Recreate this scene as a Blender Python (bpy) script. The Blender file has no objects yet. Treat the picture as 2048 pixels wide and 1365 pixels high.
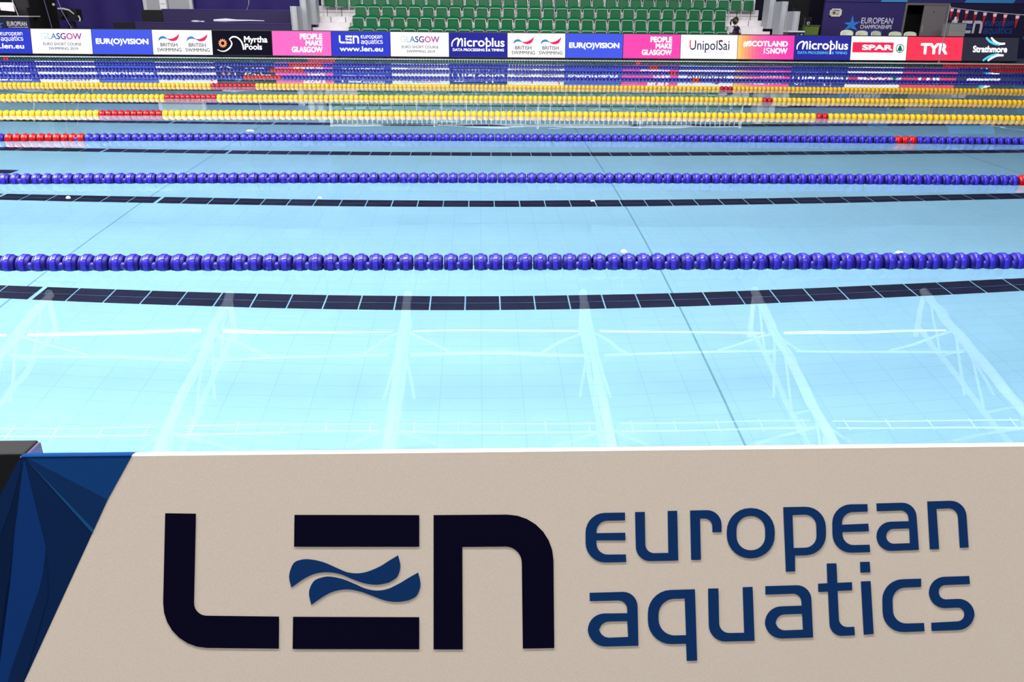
import bpy, math, random
from mathutils import Vector, Matrix
from mathutils.geometry import tessellate_polygon

random.seed(7)
S = bpy.context.scene
COL = S.collection
PI = math.pi

# ------------------------------------------------------------------ camera
H, PITCH, ROLL, YAW, FOC = 1.3771, .3861, .0099, .0414, 1600.0
def cam_axes():
    cp, sp, cy, sy = math.cos(PITCH), math.sin(PITCH), math.cos(YAW), math.sin(YAW)
    Rz = Matrix(((cy, sy, 0), (-sy, cy, 0), (0, 0, 1)))
    fw, r, up = Rz @ Vector((0, cp, -sp)), Rz @ Vector((1, 0, 0)), Rz @ Vector((0, sp, cp))
    c, q = math.cos(ROLL), math.sin(ROLL)
    return fw, c * r + q * up, c * up - q * r
FW, RT, UP = cam_axes()
EYE = Vector((0, 0, H))
cd = bpy.data.cameras.new('camera')
cam = bpy.data.objects.new('camera', cd)
COL.objects.link(cam)
cam.matrix_world = Matrix(((RT.x, UP.x, -FW.x, 0), (RT.y, UP.y, -FW.y, 0), (RT.z, UP.z, -FW.z, H), (0, 0, 0, 1)))
cd.sensor_fit = 'HORIZONTAL'
cd.sensor_width = 36.0
cd.lens = 36.0 * FOC / 2048.0
cd.clip_start = .05
cd.clip_end = 200
S.camera = cam

# ------------------------------------------------------------------ view, world, lights
S.view_settings.view_transform = 'Standard'
S.view_settings.look = 'None'
S.view_settings.gamma = 1.0
S.view_settings.use_curve_mapping = False
S.view_settings.exposure = 0.0
S.cycles.use_denoising = True
S.cycles.max_bounces = 10
S.cycles.transmission_bounces = 8
S.cycles.glossy_bounces = 5
S.cycles.diffuse_bounces = 4
S.cycles.sample_clamp_indirect = 0

W = bpy.data.worlds.new('hall_air')
S.world = W
W.use_nodes = True
W.node_tree.nodes['Background'].inputs[0].default_value = (.75, .85, 1, 1)
W.node_tree.nodes['Background'].inputs[1].default_value = .02

def area(name, loc, target, sx, sy, power, color=(1, 1, 1)):
    L = bpy.data.lights.new(name, 'AREA')
    L.shape = 'RECTANGLE'; L.size = sx; L.size_y = sy; L.energy = power; L.color = color
    o = bpy.data.objects.new(name, L); COL.objects.link(o)
    o.location = loc
    d = Vector(target) - Vector(loc)
    o.rotation_euler = d.to_track_quat('-Z', 'Y').to_euler()
    return o
# rows of hall lights hung above the near side of the pool
area('hall_light_near', (-8, 4.3, 9.6), (-8, 4.31, 0), 24, .7, 4000, (1, .985, .95))
area('hall_light_middle', (-4, 9.0, 9.4), (-4, 9.01, 0), 26, .7, 1500, (1, .985, .95))
area('board_fill_light', (0, -2.0, 9.6), (0, -2.01, 0), 22, 1.2, 650, (1, .95, .88))  # added lamp over the deck that brightens the near board
area('hall_light_left', (-15, 11.0, 9.0), (-14, 11.2, 0), 10, .8, 1500, (1, .985, .95))
# spots on the stand and far deck, hung high over the pool and turned away from the camera
area('stand_light', (3, 17, 10.2), (2.5, 31, .8), 9, .35, 380, (1, .98, .95))
# added unseen lights that brighten the roof trusses for their reflections
for i, x in enumerate((-12, -5.8, .5, 6.9, 13.2)):
    area('truss_fill_light', (x, 16.2, 5.6), (x, 19.6, 10), 5.5, .5, 1050, (.95, .98, 1))

# ------------------------------------------------------------------ materials
def lin(c):
    return tuple(((v / 255 / 12.92) if v / 255 <= .04045 else ((v / 255 + .055) / 1.055) ** 2.4) for v in c)
MATS = {}
def mat(name, rgb, rough=.5, metal=0.0, spec=.5, emit=None, strength=1.0, noise=0.0, nscale=8.0, coat=0.0, bump=0.0):
    if name in MATS: return MATS[name]
    m = bpy.data.materials.new(name); m.use_nodes = True
    nt = m.node_tree; b = nt.nodes['Principled BSDF']
    c = lin(rgb)
    b.inputs['Base Color'].default_value = (*c, 1)
    b.inputs['Roughness'].default_value = rough
    b.inputs['Metallic'].default_value = metal
    b.inputs['Specular IOR Level'].default_value = spec
    if coat: b.inputs['Coat Weight'].default_value = coat
    if emit:
        b.inputs['Emission Color'].default_value = (*lin(emit), 1)
        b.inputs['Emission Strength'].default_value = strength
    if noise or bump:
        tc = nt.nodes.new('ShaderNodeTexCoord'); nz = nt.nodes.new('ShaderNodeTexNoise')
        nz.inputs['Scale'].default_value = nscale; nz.inputs['Detail'].default_value = 4
        nt.links.new(tc.outputs['Object'], nz.inputs['Vector'])
        if noise:
            mx = nt.nodes.new('ShaderNodeMix'); mx.data_type = 'RGBA'; mx.blend_type = 'MULTIPLY'
            mx.inputs['Factor'].default_value = noise
            mx.inputs[6].default_value = (*c, 1)
            nt.links.new(nz.outputs['Fac'], mx.inputs[7])
            br = nt.nodes.new('ShaderNodeVectorMath'); br.operation = 'SCALE'; br.inputs['Scale'].default_value = 1 + noise * .9
            nt.links.new(mx.outputs[2], br.inputs[0])
            nt.links.new(br.outputs[0], b.inputs['Base Color'])
        if bump:
            bp = nt.nodes.new('ShaderNodeBump'); bp.inputs['Strength'].default_value = bump; bp.inputs['Distance'].default_value = .002
            nt.links.new(nz.outputs['Fac'], bp.inputs['Height']); nt.links.new(bp.outputs[0], b.inputs['Normal'])
    MATS[name] = m
    return m
def glow(name, rgb, strength=1.0):
    if name in MATS: return MATS[name]
    m = bpy.data.materials.new(name); m.use_nodes = True
    nt = m.node_tree; nt.nodes.clear()
    e = nt.nodes.new('ShaderNodeEmission'); o = nt.nodes.new('ShaderNodeOutputMaterial')
    e.inputs[0].default_value = (*lin(rgb), 1); e.inputs[1].default_value = strength
    nt.links.new(e.outputs[0], o.inputs[0])
    MATS[name] = m
    return m

def tile_material():
    m = bpy.data.materials.new('pool_tiles'); m.use_nodes = True
    nt = m.node_tree; b = nt.nodes['Principled BSDF']
    tc = nt.nodes.new('ShaderNodeTexCoord'); br = nt.nodes.new('ShaderNodeTexBrick')
    br.offset = 0.0
    br.inputs['Scale'].default_value = 1.0
    br.inputs['Brick Width'].default_value = .26; br.inputs['Row Height'].default_value = .125
    br.inputs['Mortar Size'].default_value = .004; br.inputs['Mortar Smooth'].default_value = .4
    br.inputs['Color1'].default_value = (*lin((163, 213, 242)), 1)
    br.inputs['Color2'].default_value = (*lin((160, 211, 240)), 1)
    br.inputs['Mortar'].default_value = (*lin((149, 202, 234)), 1)
    nt.links.new(tc.outputs['Object'], br.inputs['Vector'])
    # wider joints between the big floor panels
    b2 = nt.nodes.new('ShaderNodeTexBrick'); b2.offset = 0.0
    b2.inputs['Scale'].default_value = 1.0
    b2.inputs['Brick Width'].default_value = 4.93; b2.inputs['Row Height'].default_value = 40
    b2.inputs['Mortar Size'].default_value = .008; b2.inputs['Mortar Smooth'].default_value = .2
    for k in ('Color1', 'Color2'): b2.inputs[k].default_value = (1, 1, 1, 1)
    b2.inputs['Mortar'].default_value = (.45, .55, .6, 1)
    mp = nt.nodes.new('ShaderNodeMapping'); mp.inputs['Location'].default_value = (-1.5, 7, 0)
    nt.links.new(tc.outputs['Object'], mp.inputs['Vector']); nt.links.new(mp.outputs[0], b2.inputs['Vector'])
    mx = nt.nodes.new('ShaderNodeMix'); mx.data_type = 'RGBA'; mx.blend_type = 'MULTIPLY'; mx.inputs['Factor'].default_value = 1
    nt.links.new(br.outputs['Color'], mx.inputs[6]); nt.links.new(b2.outputs['Color'], mx.inputs[7])
    nt.links.new(mx.outputs[2], b.inputs['Base Color'])
    b.inputs['Roughness'].default_value = .45
    MATS['pool_tiles'] = m
    return m
def water_material():
    m = bpy.data.materials.new('pool_water'); m.use_nodes = True
    nt = m.node_tree; nt.nodes.clear()
    g = nt.nodes.new('ShaderNodeBsdfGlass'); o = nt.nodes.new('ShaderNodeOutputMaterial')
    g.inputs['Roughness'].default_value = 0.0; g.inputs['IOR'].default_value = 1.333
    g.inputs['Color'].default_value = (.985, 1, 1, 1)
    tc = nt.nodes.new('ShaderNodeTexCoord'); mp = nt.nodes.new('ShaderNodeMapping')
    mp.inputs['Scale'].default_value = (.55, 1.2, 1)
    n1 = nt.nodes.new('ShaderNodeTexNoise'); n1.inputs['Scale'].default_value = 1.1; n1.inputs['Detail'].default_value = 1.5
    bp = nt.nodes.new('ShaderNodeBump'); bp.inputs['Strength'].default_value = 1.0; bp.inputs['Distance'].default_value = .0021
    nt.links.new(tc.outputs['Object'], mp.inputs['Vector']); nt.links.new(mp.outputs[0], n1.inputs['Vector'])
    nt.links.new(n1.outputs['Fac'], bp.inputs['Height']); nt.links.new(bp.outputs[0], g.inputs['Normal'])
    nt.links.new(g.outputs[0], o.inputs[0])
    return m

# ------------------------------------------------------------------ mesh helpers
class MB:
    def __init__(s): s.v, s.f, s.m, s.sm = [], [], [], []
    def add(s, verts, faces, mi=0, smooth=False):
        o = len(s.v); s.v += [tuple(p) for p in verts]
        for f in faces:
            s.f.append(tuple(i + o for i in f)); s.m.append(mi); s.sm.append(smooth)
    def box(s, x0, y0, z0, x1, y1, z1, mi=0):
        s.add([(x0, y0, z0), (x1, y0, z0), (x1, y1, z0), (x0, y1, z0), (x0, y0, z1), (x1, y0, z1), (x1, y1, z1), (x0, y1, z1)],
              [(0, 3, 2, 1), (4, 5, 6, 7), (0, 1, 5, 4), (1, 2, 6, 5), (2, 3, 7, 6), (3, 0, 4, 7)], mi)
    def tube(s, pts, r, seg=8, mi=0, caps=True):
        pts = [Vector(p) for p in pts]; rings = []
        rr = r if isinstance(r, (list, tuple)) else [r] * len(pts)
        for i, p in enumerate(pts):
            d = (pts[min(i + 1, len(pts) - 1)] - pts[max(i - 1, 0)]).normalized()
            a = d.cross(Vector((0, 0, 1)) if abs(d.z) < .9 else Vector((1, 0, 0))).normalized(); b = d.cross(a)
            rings.append([p + (a * math.cos(t) + b * math.sin(t)) * rr[i] for t in [2 * PI * k / seg for k in range(seg)]])
        vs = [p for R in rings for p in R]; fs = []
        for i in range(len(rings) - 1):
            for k in range(seg):
                fs.append((i * seg + k, i * seg + (k + 1) % seg, (i + 1) * seg + (k + 1) % seg, (i + 1) * seg + k))
        s.add(vs, fs, mi, True)
        if caps:
            o = (len(rings) - 1) * seg
            s.add(rings[0], [tuple(range(seg))], mi); s.add(rings[-1], [tuple(range(seg))], mi)
    def lathe_x(s, prof, seg=20, mi=0, c=(0, 0, 0), smooth=True):
        vs = [(c[0] + x, c[1] + r * math.cos(2 * PI * k / seg), c[2] + r * math.sin(2 * PI * k / seg)) for x, r in prof for k in range(seg)]
        fs = [(i * seg + k, i * seg + (k + 1) % seg, (i + 1) * seg + (k + 1) % seg, (i + 1) * seg + k) for i in range(len(prof) - 1) for k in range(seg)]
        s.add(vs, fs, mi, smooth)
    def lathe_z(s, prof, seg=20, mi=0, c=(0, 0, 0), smooth=True):
        vs = [(c[0] + r * math.cos(2 * PI * k / seg), c[1] + r * math.sin(2 * PI * k / seg), c[2] + z) for z, r in prof for k in range(seg)]
        fs = [(i * seg + k, i * seg + (k + 1) % seg, (i + 1) * seg + (k + 1) % seg, (i + 1) * seg + k) for i in range(len(prof) - 1) for k in range(seg)]
        s.add(vs, fs, mi, smooth)
    def ball(s, c, r, seg=12, rings=7, mi=0, sx=1, sy=1, sz=1):
        vs = []; fs = []
        for i in range(rings + 1):
            t = PI * i / rings
            for k in range(seg):
                a = 2 * PI * k / seg
                vs.append((c[0] + sx * r * math.sin(t) * math.cos(a), c[1] + sy * r * math.sin(t) * math.sin(a), c[2] + sz * r * math.cos(t)))
        for i in range(rings):
            for k in range(seg):
                fs.append((i * seg + k, i * seg + (k + 1) % seg, (i + 1) * seg + (k + 1) % seg, (i + 1) * seg + k))
        s.add(vs, fs, mi, True)
    def poly(s, loops, fn, mi=0):
        """A flat outline with holes: loops of 2D points, fn maps a 2D point into space."""
        L = [[Vector((p[0], p[1], 0)) for p in l] for l in loops]
        flat = [p for l in L for p in l]
        tris = tessellate_polygon(L)
        vs = [fn(p.x, p.y) for p in flat]; fs = []
        for t in tris:
            a, b, c = (flat[i] for i in t)
            cr = (b - a).cross(c - a).z
            if abs(cr) < 1e-14: continue
            fs.append(tuple(t) if cr > 0 else (t[0], t[2], t[1]))
        s.add(vs, fs, mi)
    def mesh(s, name, mats):
        me = bpy.data.meshes.new(name); me.from_pydata(s.v, [], s.f)
        for m in mats: me.materials.append(m)
        me.polygons.foreach_set('material_index', s.m); me.polygons.foreach_set('use_smooth', s.sm)
        me.update()
        return me
    def build(s, name, mats, parent=None, loc=None):
        mats = mats if isinstance(mats, (list, tuple)) else [mats]
        o = bpy.data.objects.new(name, s.mesh(name, mats)); COL.objects.link(o)
        if parent: o.parent = parent
        if loc is not None: o.location = loc
        return o
def tag(o, label=None, cat=None, group=None, kind=None):
    if label: o['label'] = label
    if cat: o['category'] = cat
    if group: o['group'] = group
    if kind: o['kind'] = kind
    return o
def empty(name, loc=(0, 0, 0), rz=0.0, label=None, cat=None, group=None):
    o = bpy.data.objects.new(name, None); COL.objects.link(o)
    o.location = loc; o.rotation_euler = (0, 0, rz); o.empty_display_size = .1
    return tag(o, label, cat, group)
def struct(o): o['kind'] = 'structure'; return o
def inst(name, me, parent, loc=(0, 0, 0), rot=(0, 0, 0)):
    o = bpy.data.objects.new(name, me); COL.objects.link(o); o.parent = parent; o.location = loc; o.rotation_euler = rot
    return o
def bevel(o, w=.01, seg=2):
    b = o.modifiers.new('bevel', 'BEVEL'); b.width = w; b.segments = seg; b.limit_method = 'ANGLE'
    return o
def arc(cx, cy, r, a0, a1, n=10):
    return [(cx + r * math.cos(math.radians(a0 + (a1 - a0) * i / n)), cy + r * math.sin(math.radians(a0 + (a1 - a0) * i / n))) for i in range(n + 1)]
def rounded(pts, n=7):
    """Outline from corner points (x, y[, radius])."""
    out = []; N = len(pts)
    for i, p in enumerate(pts):
        r = p[2] if len(p) > 2 else 0
        P = Vector(p[:2])
        if r <= 0: out.append((P.x, P.y)); continue
        A = Vector(pts[i - 1][:2]) - P; B = Vector(pts[(i + 1) % N][:2]) - P
        la, lb = A.length, B.length; A.normalize(); B.normalize()
        ang = A.angle(B); t = min(r / math.tan(ang / 2), la * .98, lb * .98)
        a, b = P + A * t, P + B * t
        rr = t * math.tan(ang / 2)
        c = P + (A + B).normalized() * (rr / math.sin(ang / 2))
        a0 = math.atan2(a.y - c.y, a.x - c.x); a1 = math.atan2(b.y - c.y, b.x - c.x)
        d = (a1 - a0 + PI) % (2 * PI) - PI
        for k in range(n + 1): out.append((c.x + rr * math.cos(a0 + d * k / n), c.y + rr * math.sin(a0 + d * k / n)))
    return out
def spline(pts, n=6, closed=False):
    out = []; N = len(pts)
    rng = range(N if closed else N - 1)
    for i in rng:
        g = (lambda k: pts[k % N]) if closed else (lambda k: pts[min(max(k, 0), N - 1)])
        p0, p1, p2, p3 = g(i - 1), g(i), g(i + 1), g(i + 2)
        for k in range(n):
            t = k / n
            out.append(tuple(.5 * (2 * p1[j] + (p2[j] - p0[j]) * t + (2 * p0[j] - 5 * p1[j] + 4 * p2[j] - p3[j]) * t * t + (3 * p1[j] - p0[j] - 3 * p2[j] + p3[j]) * t ** 3) for j in (0, 1)))
    if not closed: out.append(tuple(pts[-1][:2]))
    return out

# ------------------------------------------------------------------ lettering
_T = {}
def text_tris(body, bold=0.0):
    """Outline of a line of lettering, scaled to the unit square: points and triangles."""
    if (body, bold) in _T: return _T[body, bold]
    c = bpy.data.curves.new('lettering', 'FONT'); c.body = body; c.resolution_u = 4
    o = bpy.data.objects.new('lettering', c)
    COL.objects.link(o)
    dg = bpy.context.evaluated_depsgraph_get()
    me = bpy.data.meshes.new_from_object(o.evaluated_get(dg))
    vs = [(v.co.x, v.co.y) for v in me.vertices]; fs = [tuple(p.vertices) for p in me.polygons]
    bpy.data.objects.remove(o); bpy.data.curves.remove(c); bpy.data.meshes.remove(me)
    if bold > 0:                                  # heavier strokes: the outline laid over itself in eight directions
        n = len(vs); sh = [(0, 0)] + [(bold * math.cos(t * PI / 4), bold * math.sin(t * PI / 4)) for t in range(8)]
        fs = [tuple(i + k * n for i in f) for k in range(9) for f in fs]
        vs = [(x + dx, y + dy) for dx, dy in sh for x, y in vs]
    x0, x1 = min(v[0] for v in vs), max(v[0] for v in vs); y0, y1 = min(v[1] for v in vs), max(v[1] for v in vs)
    r = [((x - x0) / (x1 - x0), (y - y0) / (y1 - y0)) for x, y in vs], fs
    _T[body, bold] = r
    return r
def put_text(mb, body, box, fn, mi, bold=.02, pick=None):
    """Lettering fitted into box (x0, ytop, x1, ybottom); pick(u) chooses a material by place along the line."""
    vs, fs = text_tris(body, bold); x0, y0, x1, y1 = box
    P = [Vector(fn(x0 + u * (x1 - x0), y1 + v * (y0 - y1))) for u, v in vs]
    if bold > 0:                                  # each layer a hair in front of the last
        n = len(P) // 9
        for i, p in enumerate(P): p.y -= .00035 * (i // n)
    if pick is None: mb.add(P, fs, mi)
    else:
        for f in fs: mb.add([P[i] for i in f], [tuple(range(len(f)))], pick(sum(vs[i][0] for i in f) / len(f)))

# the federation's mark: outlines traced on the board in 0..2048 x 0..940 (mark) and 0..2048 x 0..913 (words)
LEN_MARK = [
    [rounded([(75, 115), (225, 117), (214, 614, 62), (630, 619), (629, 775), (60, 769, 215)])],
    [[(705, 123), (1313, 124), (1313, 278), (703, 278)]],
    [[(698, 620), (1313, 622), (1313, 778), (696, 777)]],
    [rounded([(1383, 124), (1965, 120, 225), (1971, 772), (1818, 775), (1812, 276, 80), (1523, 279), (1525, 779), (1383, 779)])],
]
def wave(upper, right, lower, left):
    return spline(upper) + spline(right)[1:] + spline(lower)[1:] + spline(left)[1:-1]
LEN_WAVES = [
    [wave([(690, 477), (679, 420), (700, 360), (742, 341), (790, 341), (850, 355), (910, 381), (960, 402), (1010, 408), (1060, 400), (1120, 375), (1165, 347), (1210, 320)],
          [(1210, 320), (1221, 375), (1205, 425), (1165, 453)], [(1165, 453), (1110, 463), (1050, 457), (990, 437), (930, 412), (870, 402), (810, 408), (755, 432), (690, 477)], [(690, 477), (690, 477)])],
    [wave([(787, 562), (776, 500), (798, 448), (840, 428), (880, 424), (940, 436), (1000, 460), (1050, 482), (1105, 492), (1160, 484), (1215, 458), (1265, 428), (1308, 404)],
          [(1308, 404), (1319, 465), (1300, 517), (1262, 539)], [(1262, 539), (1210, 547), (1150, 541), (1090, 520), (1030, 498), (970, 486), (910, 492), (855, 515), (787, 562)], [(787, 562), (787, 562)])],
]
EURO_WORDS = [
    [rounded([(248, 148), (70, 151, 88), (70, 374, 88), (253, 371), (252, 337), (120, 338, 50), (119, 273), (250, 273), (249, 239), (119, 241), (118, 185, 50), (248, 183)])],
    [rounded([(293, 146), (337, 145), (340, 332, 40), (443, 330), (440, 141), (483, 140), (488, 364), (298, 368, 65)])],
    [rounded([(541, 139), (683, 136, 65), (683, 236), (642, 237), (640, 174, 35), (586, 175), (590, 360), (546, 362)])],
    [rounded([(706, 128, 104), (922, 128, 104), (924, 354, 104), (707, 354, 104)]), rounded([(750, 163, 62), (879, 163, 62), (880, 318, 62), (751, 318, 62)])],
    [rounded([(961, 124), (1152, 120, 92), (1155, 337, 92), (1014, 342), (1015, 413), (973, 415)]), rounded([(1003, 159), (1109, 155, 52), (1112, 305, 52), (1008, 308)])],
    [rounded([(1341, 110), (1181, 112, 84), (1184, 331, 84), (1353, 326), (1351, 293), (1229, 296, 50), (1228, 236), (1347, 232), (1345, 198), (1226, 203), (1226, 147, 50), (1342, 143)])],
    [rounded([(1381, 107), (1558, 102, 65), (1573, 316), (1382, 323, 65), (1381, 191, 65), (1527, 187), (1523, 137, 35), (1383, 142)]), rounded([(1424, 222, 35), (1529, 219), (1532, 286), (1426, 290, 35)])],
    [rounded([(1610, 98), (1783, 93, 72), (1797, 305), (1757, 307), (1746, 127, 42), (1652, 131), (1664, 312), (1622, 314)])],
    [rounded([(88, 510), (303, 504, 65), (308, 748), (80, 754, 80), (80, 604, 75), (258, 602), (257, 543, 40), (89, 547)]), rounded([(130, 640, 45), (258, 637), (262, 709), (132, 714, 45)])],
    [rounded([(350, 500, 105), (563, 494), (573, 815), (526, 817), (523, 739), (352, 744, 105)]), rounded([(398, 539, 72), (517, 535), (523, 701), (400, 704, 72)])],
    [rounded([(622, 491), (669, 490), (673, 692, 45), (785, 690), (778, 485), (823, 483), (832, 726), (627, 731, 75)])],
    [rounded([(880, 480), (1085, 474, 65), (1096, 711), (879, 718, 75), (878, 573, 75), (1044, 568), (1042, 512, 38), (881, 518)]), rounded([(925, 608, 42), (1046, 604), (1050, 676), (928, 681, 42)])],
    [rounded([(1157, 378), (1201, 377), (1205, 465), (1271, 462), (1272, 498), (1206, 501), (1214, 666, 38), (1282, 663), (1284, 701), (1172, 706, 55), (1163, 504), (1119, 506), (1118, 469), (1160, 467)])],
    [[(1307, 371), (1351, 370), (1354, 417), (1309, 419)]],
    [[(1311, 459), (1355, 457), (1369, 695), (1324, 699)]],
    [rounded([(1583, 446), (1405, 452, 92), (1412, 690, 92), (1598, 683), (1596, 646), (1458, 650, 60), (1452, 488, 58), (1583, 483)])],
    [rounded([(1800, 434), (1616, 440, 72), (1619, 582, 72), (1776, 575, 30), (1779, 637, 32), (1628, 645), (1630, 682), (1825, 675, 75), (1822, 534, 72), (1665, 541, 32), (1660, 476, 30), (1803, 470)])],
]
def put_len(mb, box, fn, mi, mw=None):
    x0, y0, x1, y1 = box
    g = lambda x, y: fn(x0 + (x - 60) / 1911 * (x1 - x0), y0 + (y - 115) / 664 * (y1 - y0))
    for l in LEN_MARK: mb.poly([[(a, -b) for a, b in q] for q in l], lambda a, b: g(a, -b), mi)
    for l in LEN_WAVES: mb.poly([[(a, -b) for a, b in q] for q in l], lambda a, b: g(a, -b), mi if mw is None else mw)
def put_euro(mb, box, fn, mi, rows=(0, 17)):
    x0, y0, x1, y1 = box
    def g(x, y):                                  # take out the upward run of the traced lines
        yy = y + .0315 * (x - 70)
        return fn(x0 + (x - 70) / 1755 * (x1 - x0), y0 + (yy - 148) / 690 * (y1 - y0))
    for l in EURO_WORDS[rows[0]:rows[1]]: mb.poly([[(a, -b) for a, b in q] for q in l], lambda a, b: g(a, -b), mi)

# ------------------------------------------------------------------ places
def ray(px, py):
    return FW + RT * ((px - 1024) / FOC) + UP * ((682.5 - py) / FOC)
def at(px, py, Y):
    """Where the far side's details stand: a point of the vertical plane at distance Y."""
    d = ray(px, py + 7.5 - 14.5 * ((px - 1024) / 930) ** 2)
    return EYE + d * (Y / d.y)
D0, LANE = 4.5528, 2.5
DEPTH = 1.87
DECK = .05
Y_NEAR, Y_FAR = 1.95, 27.5
X_POOL = 25.0

# ------------------------------------------------------------------ the pool, decks, walls and roof
m_tile = tile_material()
m_navy_tile = mat('navy_tile', (17, 12, 54), .35)
m_deck = mat('deck_tile', (120, 126, 132), .5, noise=.25, nscale=3)
m_coping = mat('coping', (225, 235, 235), .4)
m_dark = mat('dark_wall', (26, 20, 52), .8)
m_black = mat('black_cloth', (10, 9, 14), .8)
m_ceil = mat('dark_ceiling', (52, 56, 66), .9)

mb = MB(); mb.box(-X_POOL, Y_NEAR, -DEPTH - .1, X_POOL, Y_FAR, -DEPTH)
pool_floor = struct(mb.build('floor_pool', m_tile))
def basin_wall(name, x0, y0, x1, y1):
    mb = MB(); mb.box(x0, y0, -DEPTH - .1, x1, y1, -.06); return struct(mb.build(name, m_tile))
basin_wall('wall_pool_near', -X_POOL - .2, Y_NEAR - .2, X_POOL + .2, Y_NEAR)
basin_wall('wall_pool_far', -X_POOL - .2, Y_FAR, X_POOL + .2, Y_FAR + .2)
basin_wall('wall_pool_left', -X_POOL - .2, Y_NEAR, -X_POOL, Y_FAR)
basin_wall('wall_pool_right', X_POOL, Y_NEAR, X_POOL + .2, Y_FAR)
mb = MB(); mb.add([(-X_POOL, Y_NEAR, 0), (X_POOL, Y_NEAR, 0), (X_POOL, Y_FAR, 0), (-X_POOL, Y_FAR, 0)], [(0, 1, 2, 3)])
water = struct(mb.build('water', water_material()))
def deck(name, x0, y0, x1, y1):
    mb = MB(); mb.box(x0, y0, -.06, x1, y1, DECK); return struct(mb.build(name, m_deck))
deck('floor_deck_near', -30, -8, 30, Y_NEAR - .14)
deck('floor_deck_far', -30, Y_FAR + .14, 30, 38)
deck('floor_deck_left', -30, Y_NEAR - .14, -X_POOL - .14, Y_FAR + .14)
deck('floor_deck_right', X_POOL + .14, Y_NEAR - .14, 30, Y_FAR + .14)
def coping(name, x0, y0, x1, y1):
    mb = MB(); mb.box(x0, y0, -.06, x1, y1, DECK + .005); return struct(bevel(mb.build(name, m_coping), .012, 2))
coping('trim_1', -X_POOL - .14, Y_NEAR - .14, X_POOL + .14, Y_NEAR)
coping('trim_2', -X_POOL - .14, Y_FAR, X_POOL + .14, Y_FAR + .14)
# navy lane lines of two rows of tiles on the pool floor
for k in range(10):
    yc = D0 + LANE * (k + .49)
    if yc > Y_FAR - .3: break
    mb = MB(); x = -X_POOL + 2.0 + .045; i = 0
    while x < X_POOL - 2.3:
        gap = .03 if min(abs(x + 3.43), abs(x + 4.83)) < .133 else .006
        for y0, y1 in ((yc - .119, yc - .003), (yc + .003, yc + .119)):
            mb.box(x + gap, y0, -DEPTH, x + .2605, y1, -DEPTH + .004)
        x += .2655; i += 1
    o = mb.build('lane_marking', m_navy_tile, pool_floor)
for y0, y1, x0, x1 in ((9.32, 9.5, -7.2, -5.32),):
    mb = MB(); mb.box(x0, y0, -DEPTH, x1, y1, -DEPTH + .004); mb.build('cross_marking', m_navy_tile, pool_floor)

# hall shell
ZB = lambda y: 9.85 - .25 * (y - 20)                     # underside of the sloping roof trusses
mb = MB(); mb.box(-30, 36, -.06, 30, 36.3, 12); struct(mb.build('wall_back', m_dark))
mb = MB(); mb.box(-30.3, -8, -.06, -30, 36.3, 18); struct(mb.build('wall_left', m_dark))
mb = MB(); mb.box(30, -8, -.06, 30.3, 36.3, 18); struct(mb.build('wall_right', m_dark))
mb = MB(); mb.box(-30, -8.3, -.06, 30, -8, 18); struct(mb.build('wall_front', m_dark))
mb = MB()
mb.add([(-30.3, -8.3, ZB(-8.3) + 1.7), (30.3, -8.3, ZB(-8.3) + 1.7), (30.3, 36.3, ZB(36.3) + 1.7), (-30.3, 36.3, ZB(36.3) + 1.7),
        (-30.3, -8.3, ZB(-8.3) + 1.9), (30.3, -8.3, ZB(-8.3) + 1.9), (30.3, 36.3, ZB(36.3) + 1.9), (-30.3, 36.3, ZB(36.3) + 1.9)],
       [(0, 1, 2, 3), (7, 6, 5, 4), (0, 4, 5, 1), (1, 5, 6, 2), (2, 6, 7, 3), (3, 7, 4, 0)])
struct(mb.build('ceiling', m_ceil))
# white roof trusses that show as reflections in the water
m_steel = mat('white_steel', (238, 242, 245), .45)
for i, x in enumerate((-21.7, -15.35, -9.0, -2.65, 3.7, 10.05, 16.4)):
    mb = MB()
    mb.tube([(x, 12, ZB(12)), (x, 27.6, ZB(27.6))], .15, 8)
    mb.tube([(x, 12, ZB(12) + 1.3), (x, 27.6, ZB(27.6) + 1.3)], .09, 8)
    y = 12.6; up = True
    while y < 26.5:
        a, b = (y, y + 1.45)
        mb.tube([(x, a, ZB(a) + (0 if up else 1.3)), (x, b, ZB(b) + (1.3 if up else 0))], .045, 6)
        up = not up; y = b
    for yy in (20.5, 25.2):                               # knee braces out to the purlins
        for s in (-1, 1):
            mb.tube([(x, yy, ZB(yy)), (x + s * 1.5, yy + 1.2, ZB(yy) + 1.25)], .05, 6)
            mb.tube([(x, yy, ZB(yy)), (x + s * .5, yy - 2.0, ZB(yy) + 1.5)], .05, 6)
    mb.tube([(x, 27.5, ZB(27.5)), (x, 27.5, ZB(27.5) + 1.7)], .1, 8)
    struct(mb.build('trim_truss', m_steel))
def purlin(y, r, dz=0.0):
    mb = MB()
    for a in (-21.7, -15.35, -9.0, -2.65, 3.7, 10.05):
        mb.tube([(a + .35, y, ZB(y) + dz), (a + 6.0, y, ZB(y) + dz)], r, 8)
    return mb
m_rail = glow('rail_glow', (250, 252, 255), 3.2)  # roof rails made to glow so their mirrored lines show
m_rail2 = glow('thin_rail_glow', (250, 252, 255), 3.5)
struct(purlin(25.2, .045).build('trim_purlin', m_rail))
struct(purlin(24.0, .05).build('trim_purlin', m_steel))
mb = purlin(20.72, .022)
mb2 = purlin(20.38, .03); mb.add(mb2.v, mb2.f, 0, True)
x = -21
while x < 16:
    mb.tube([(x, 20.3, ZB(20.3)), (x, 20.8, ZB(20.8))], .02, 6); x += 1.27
struct(mb.build('trim_purlin', m_rail))
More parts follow.
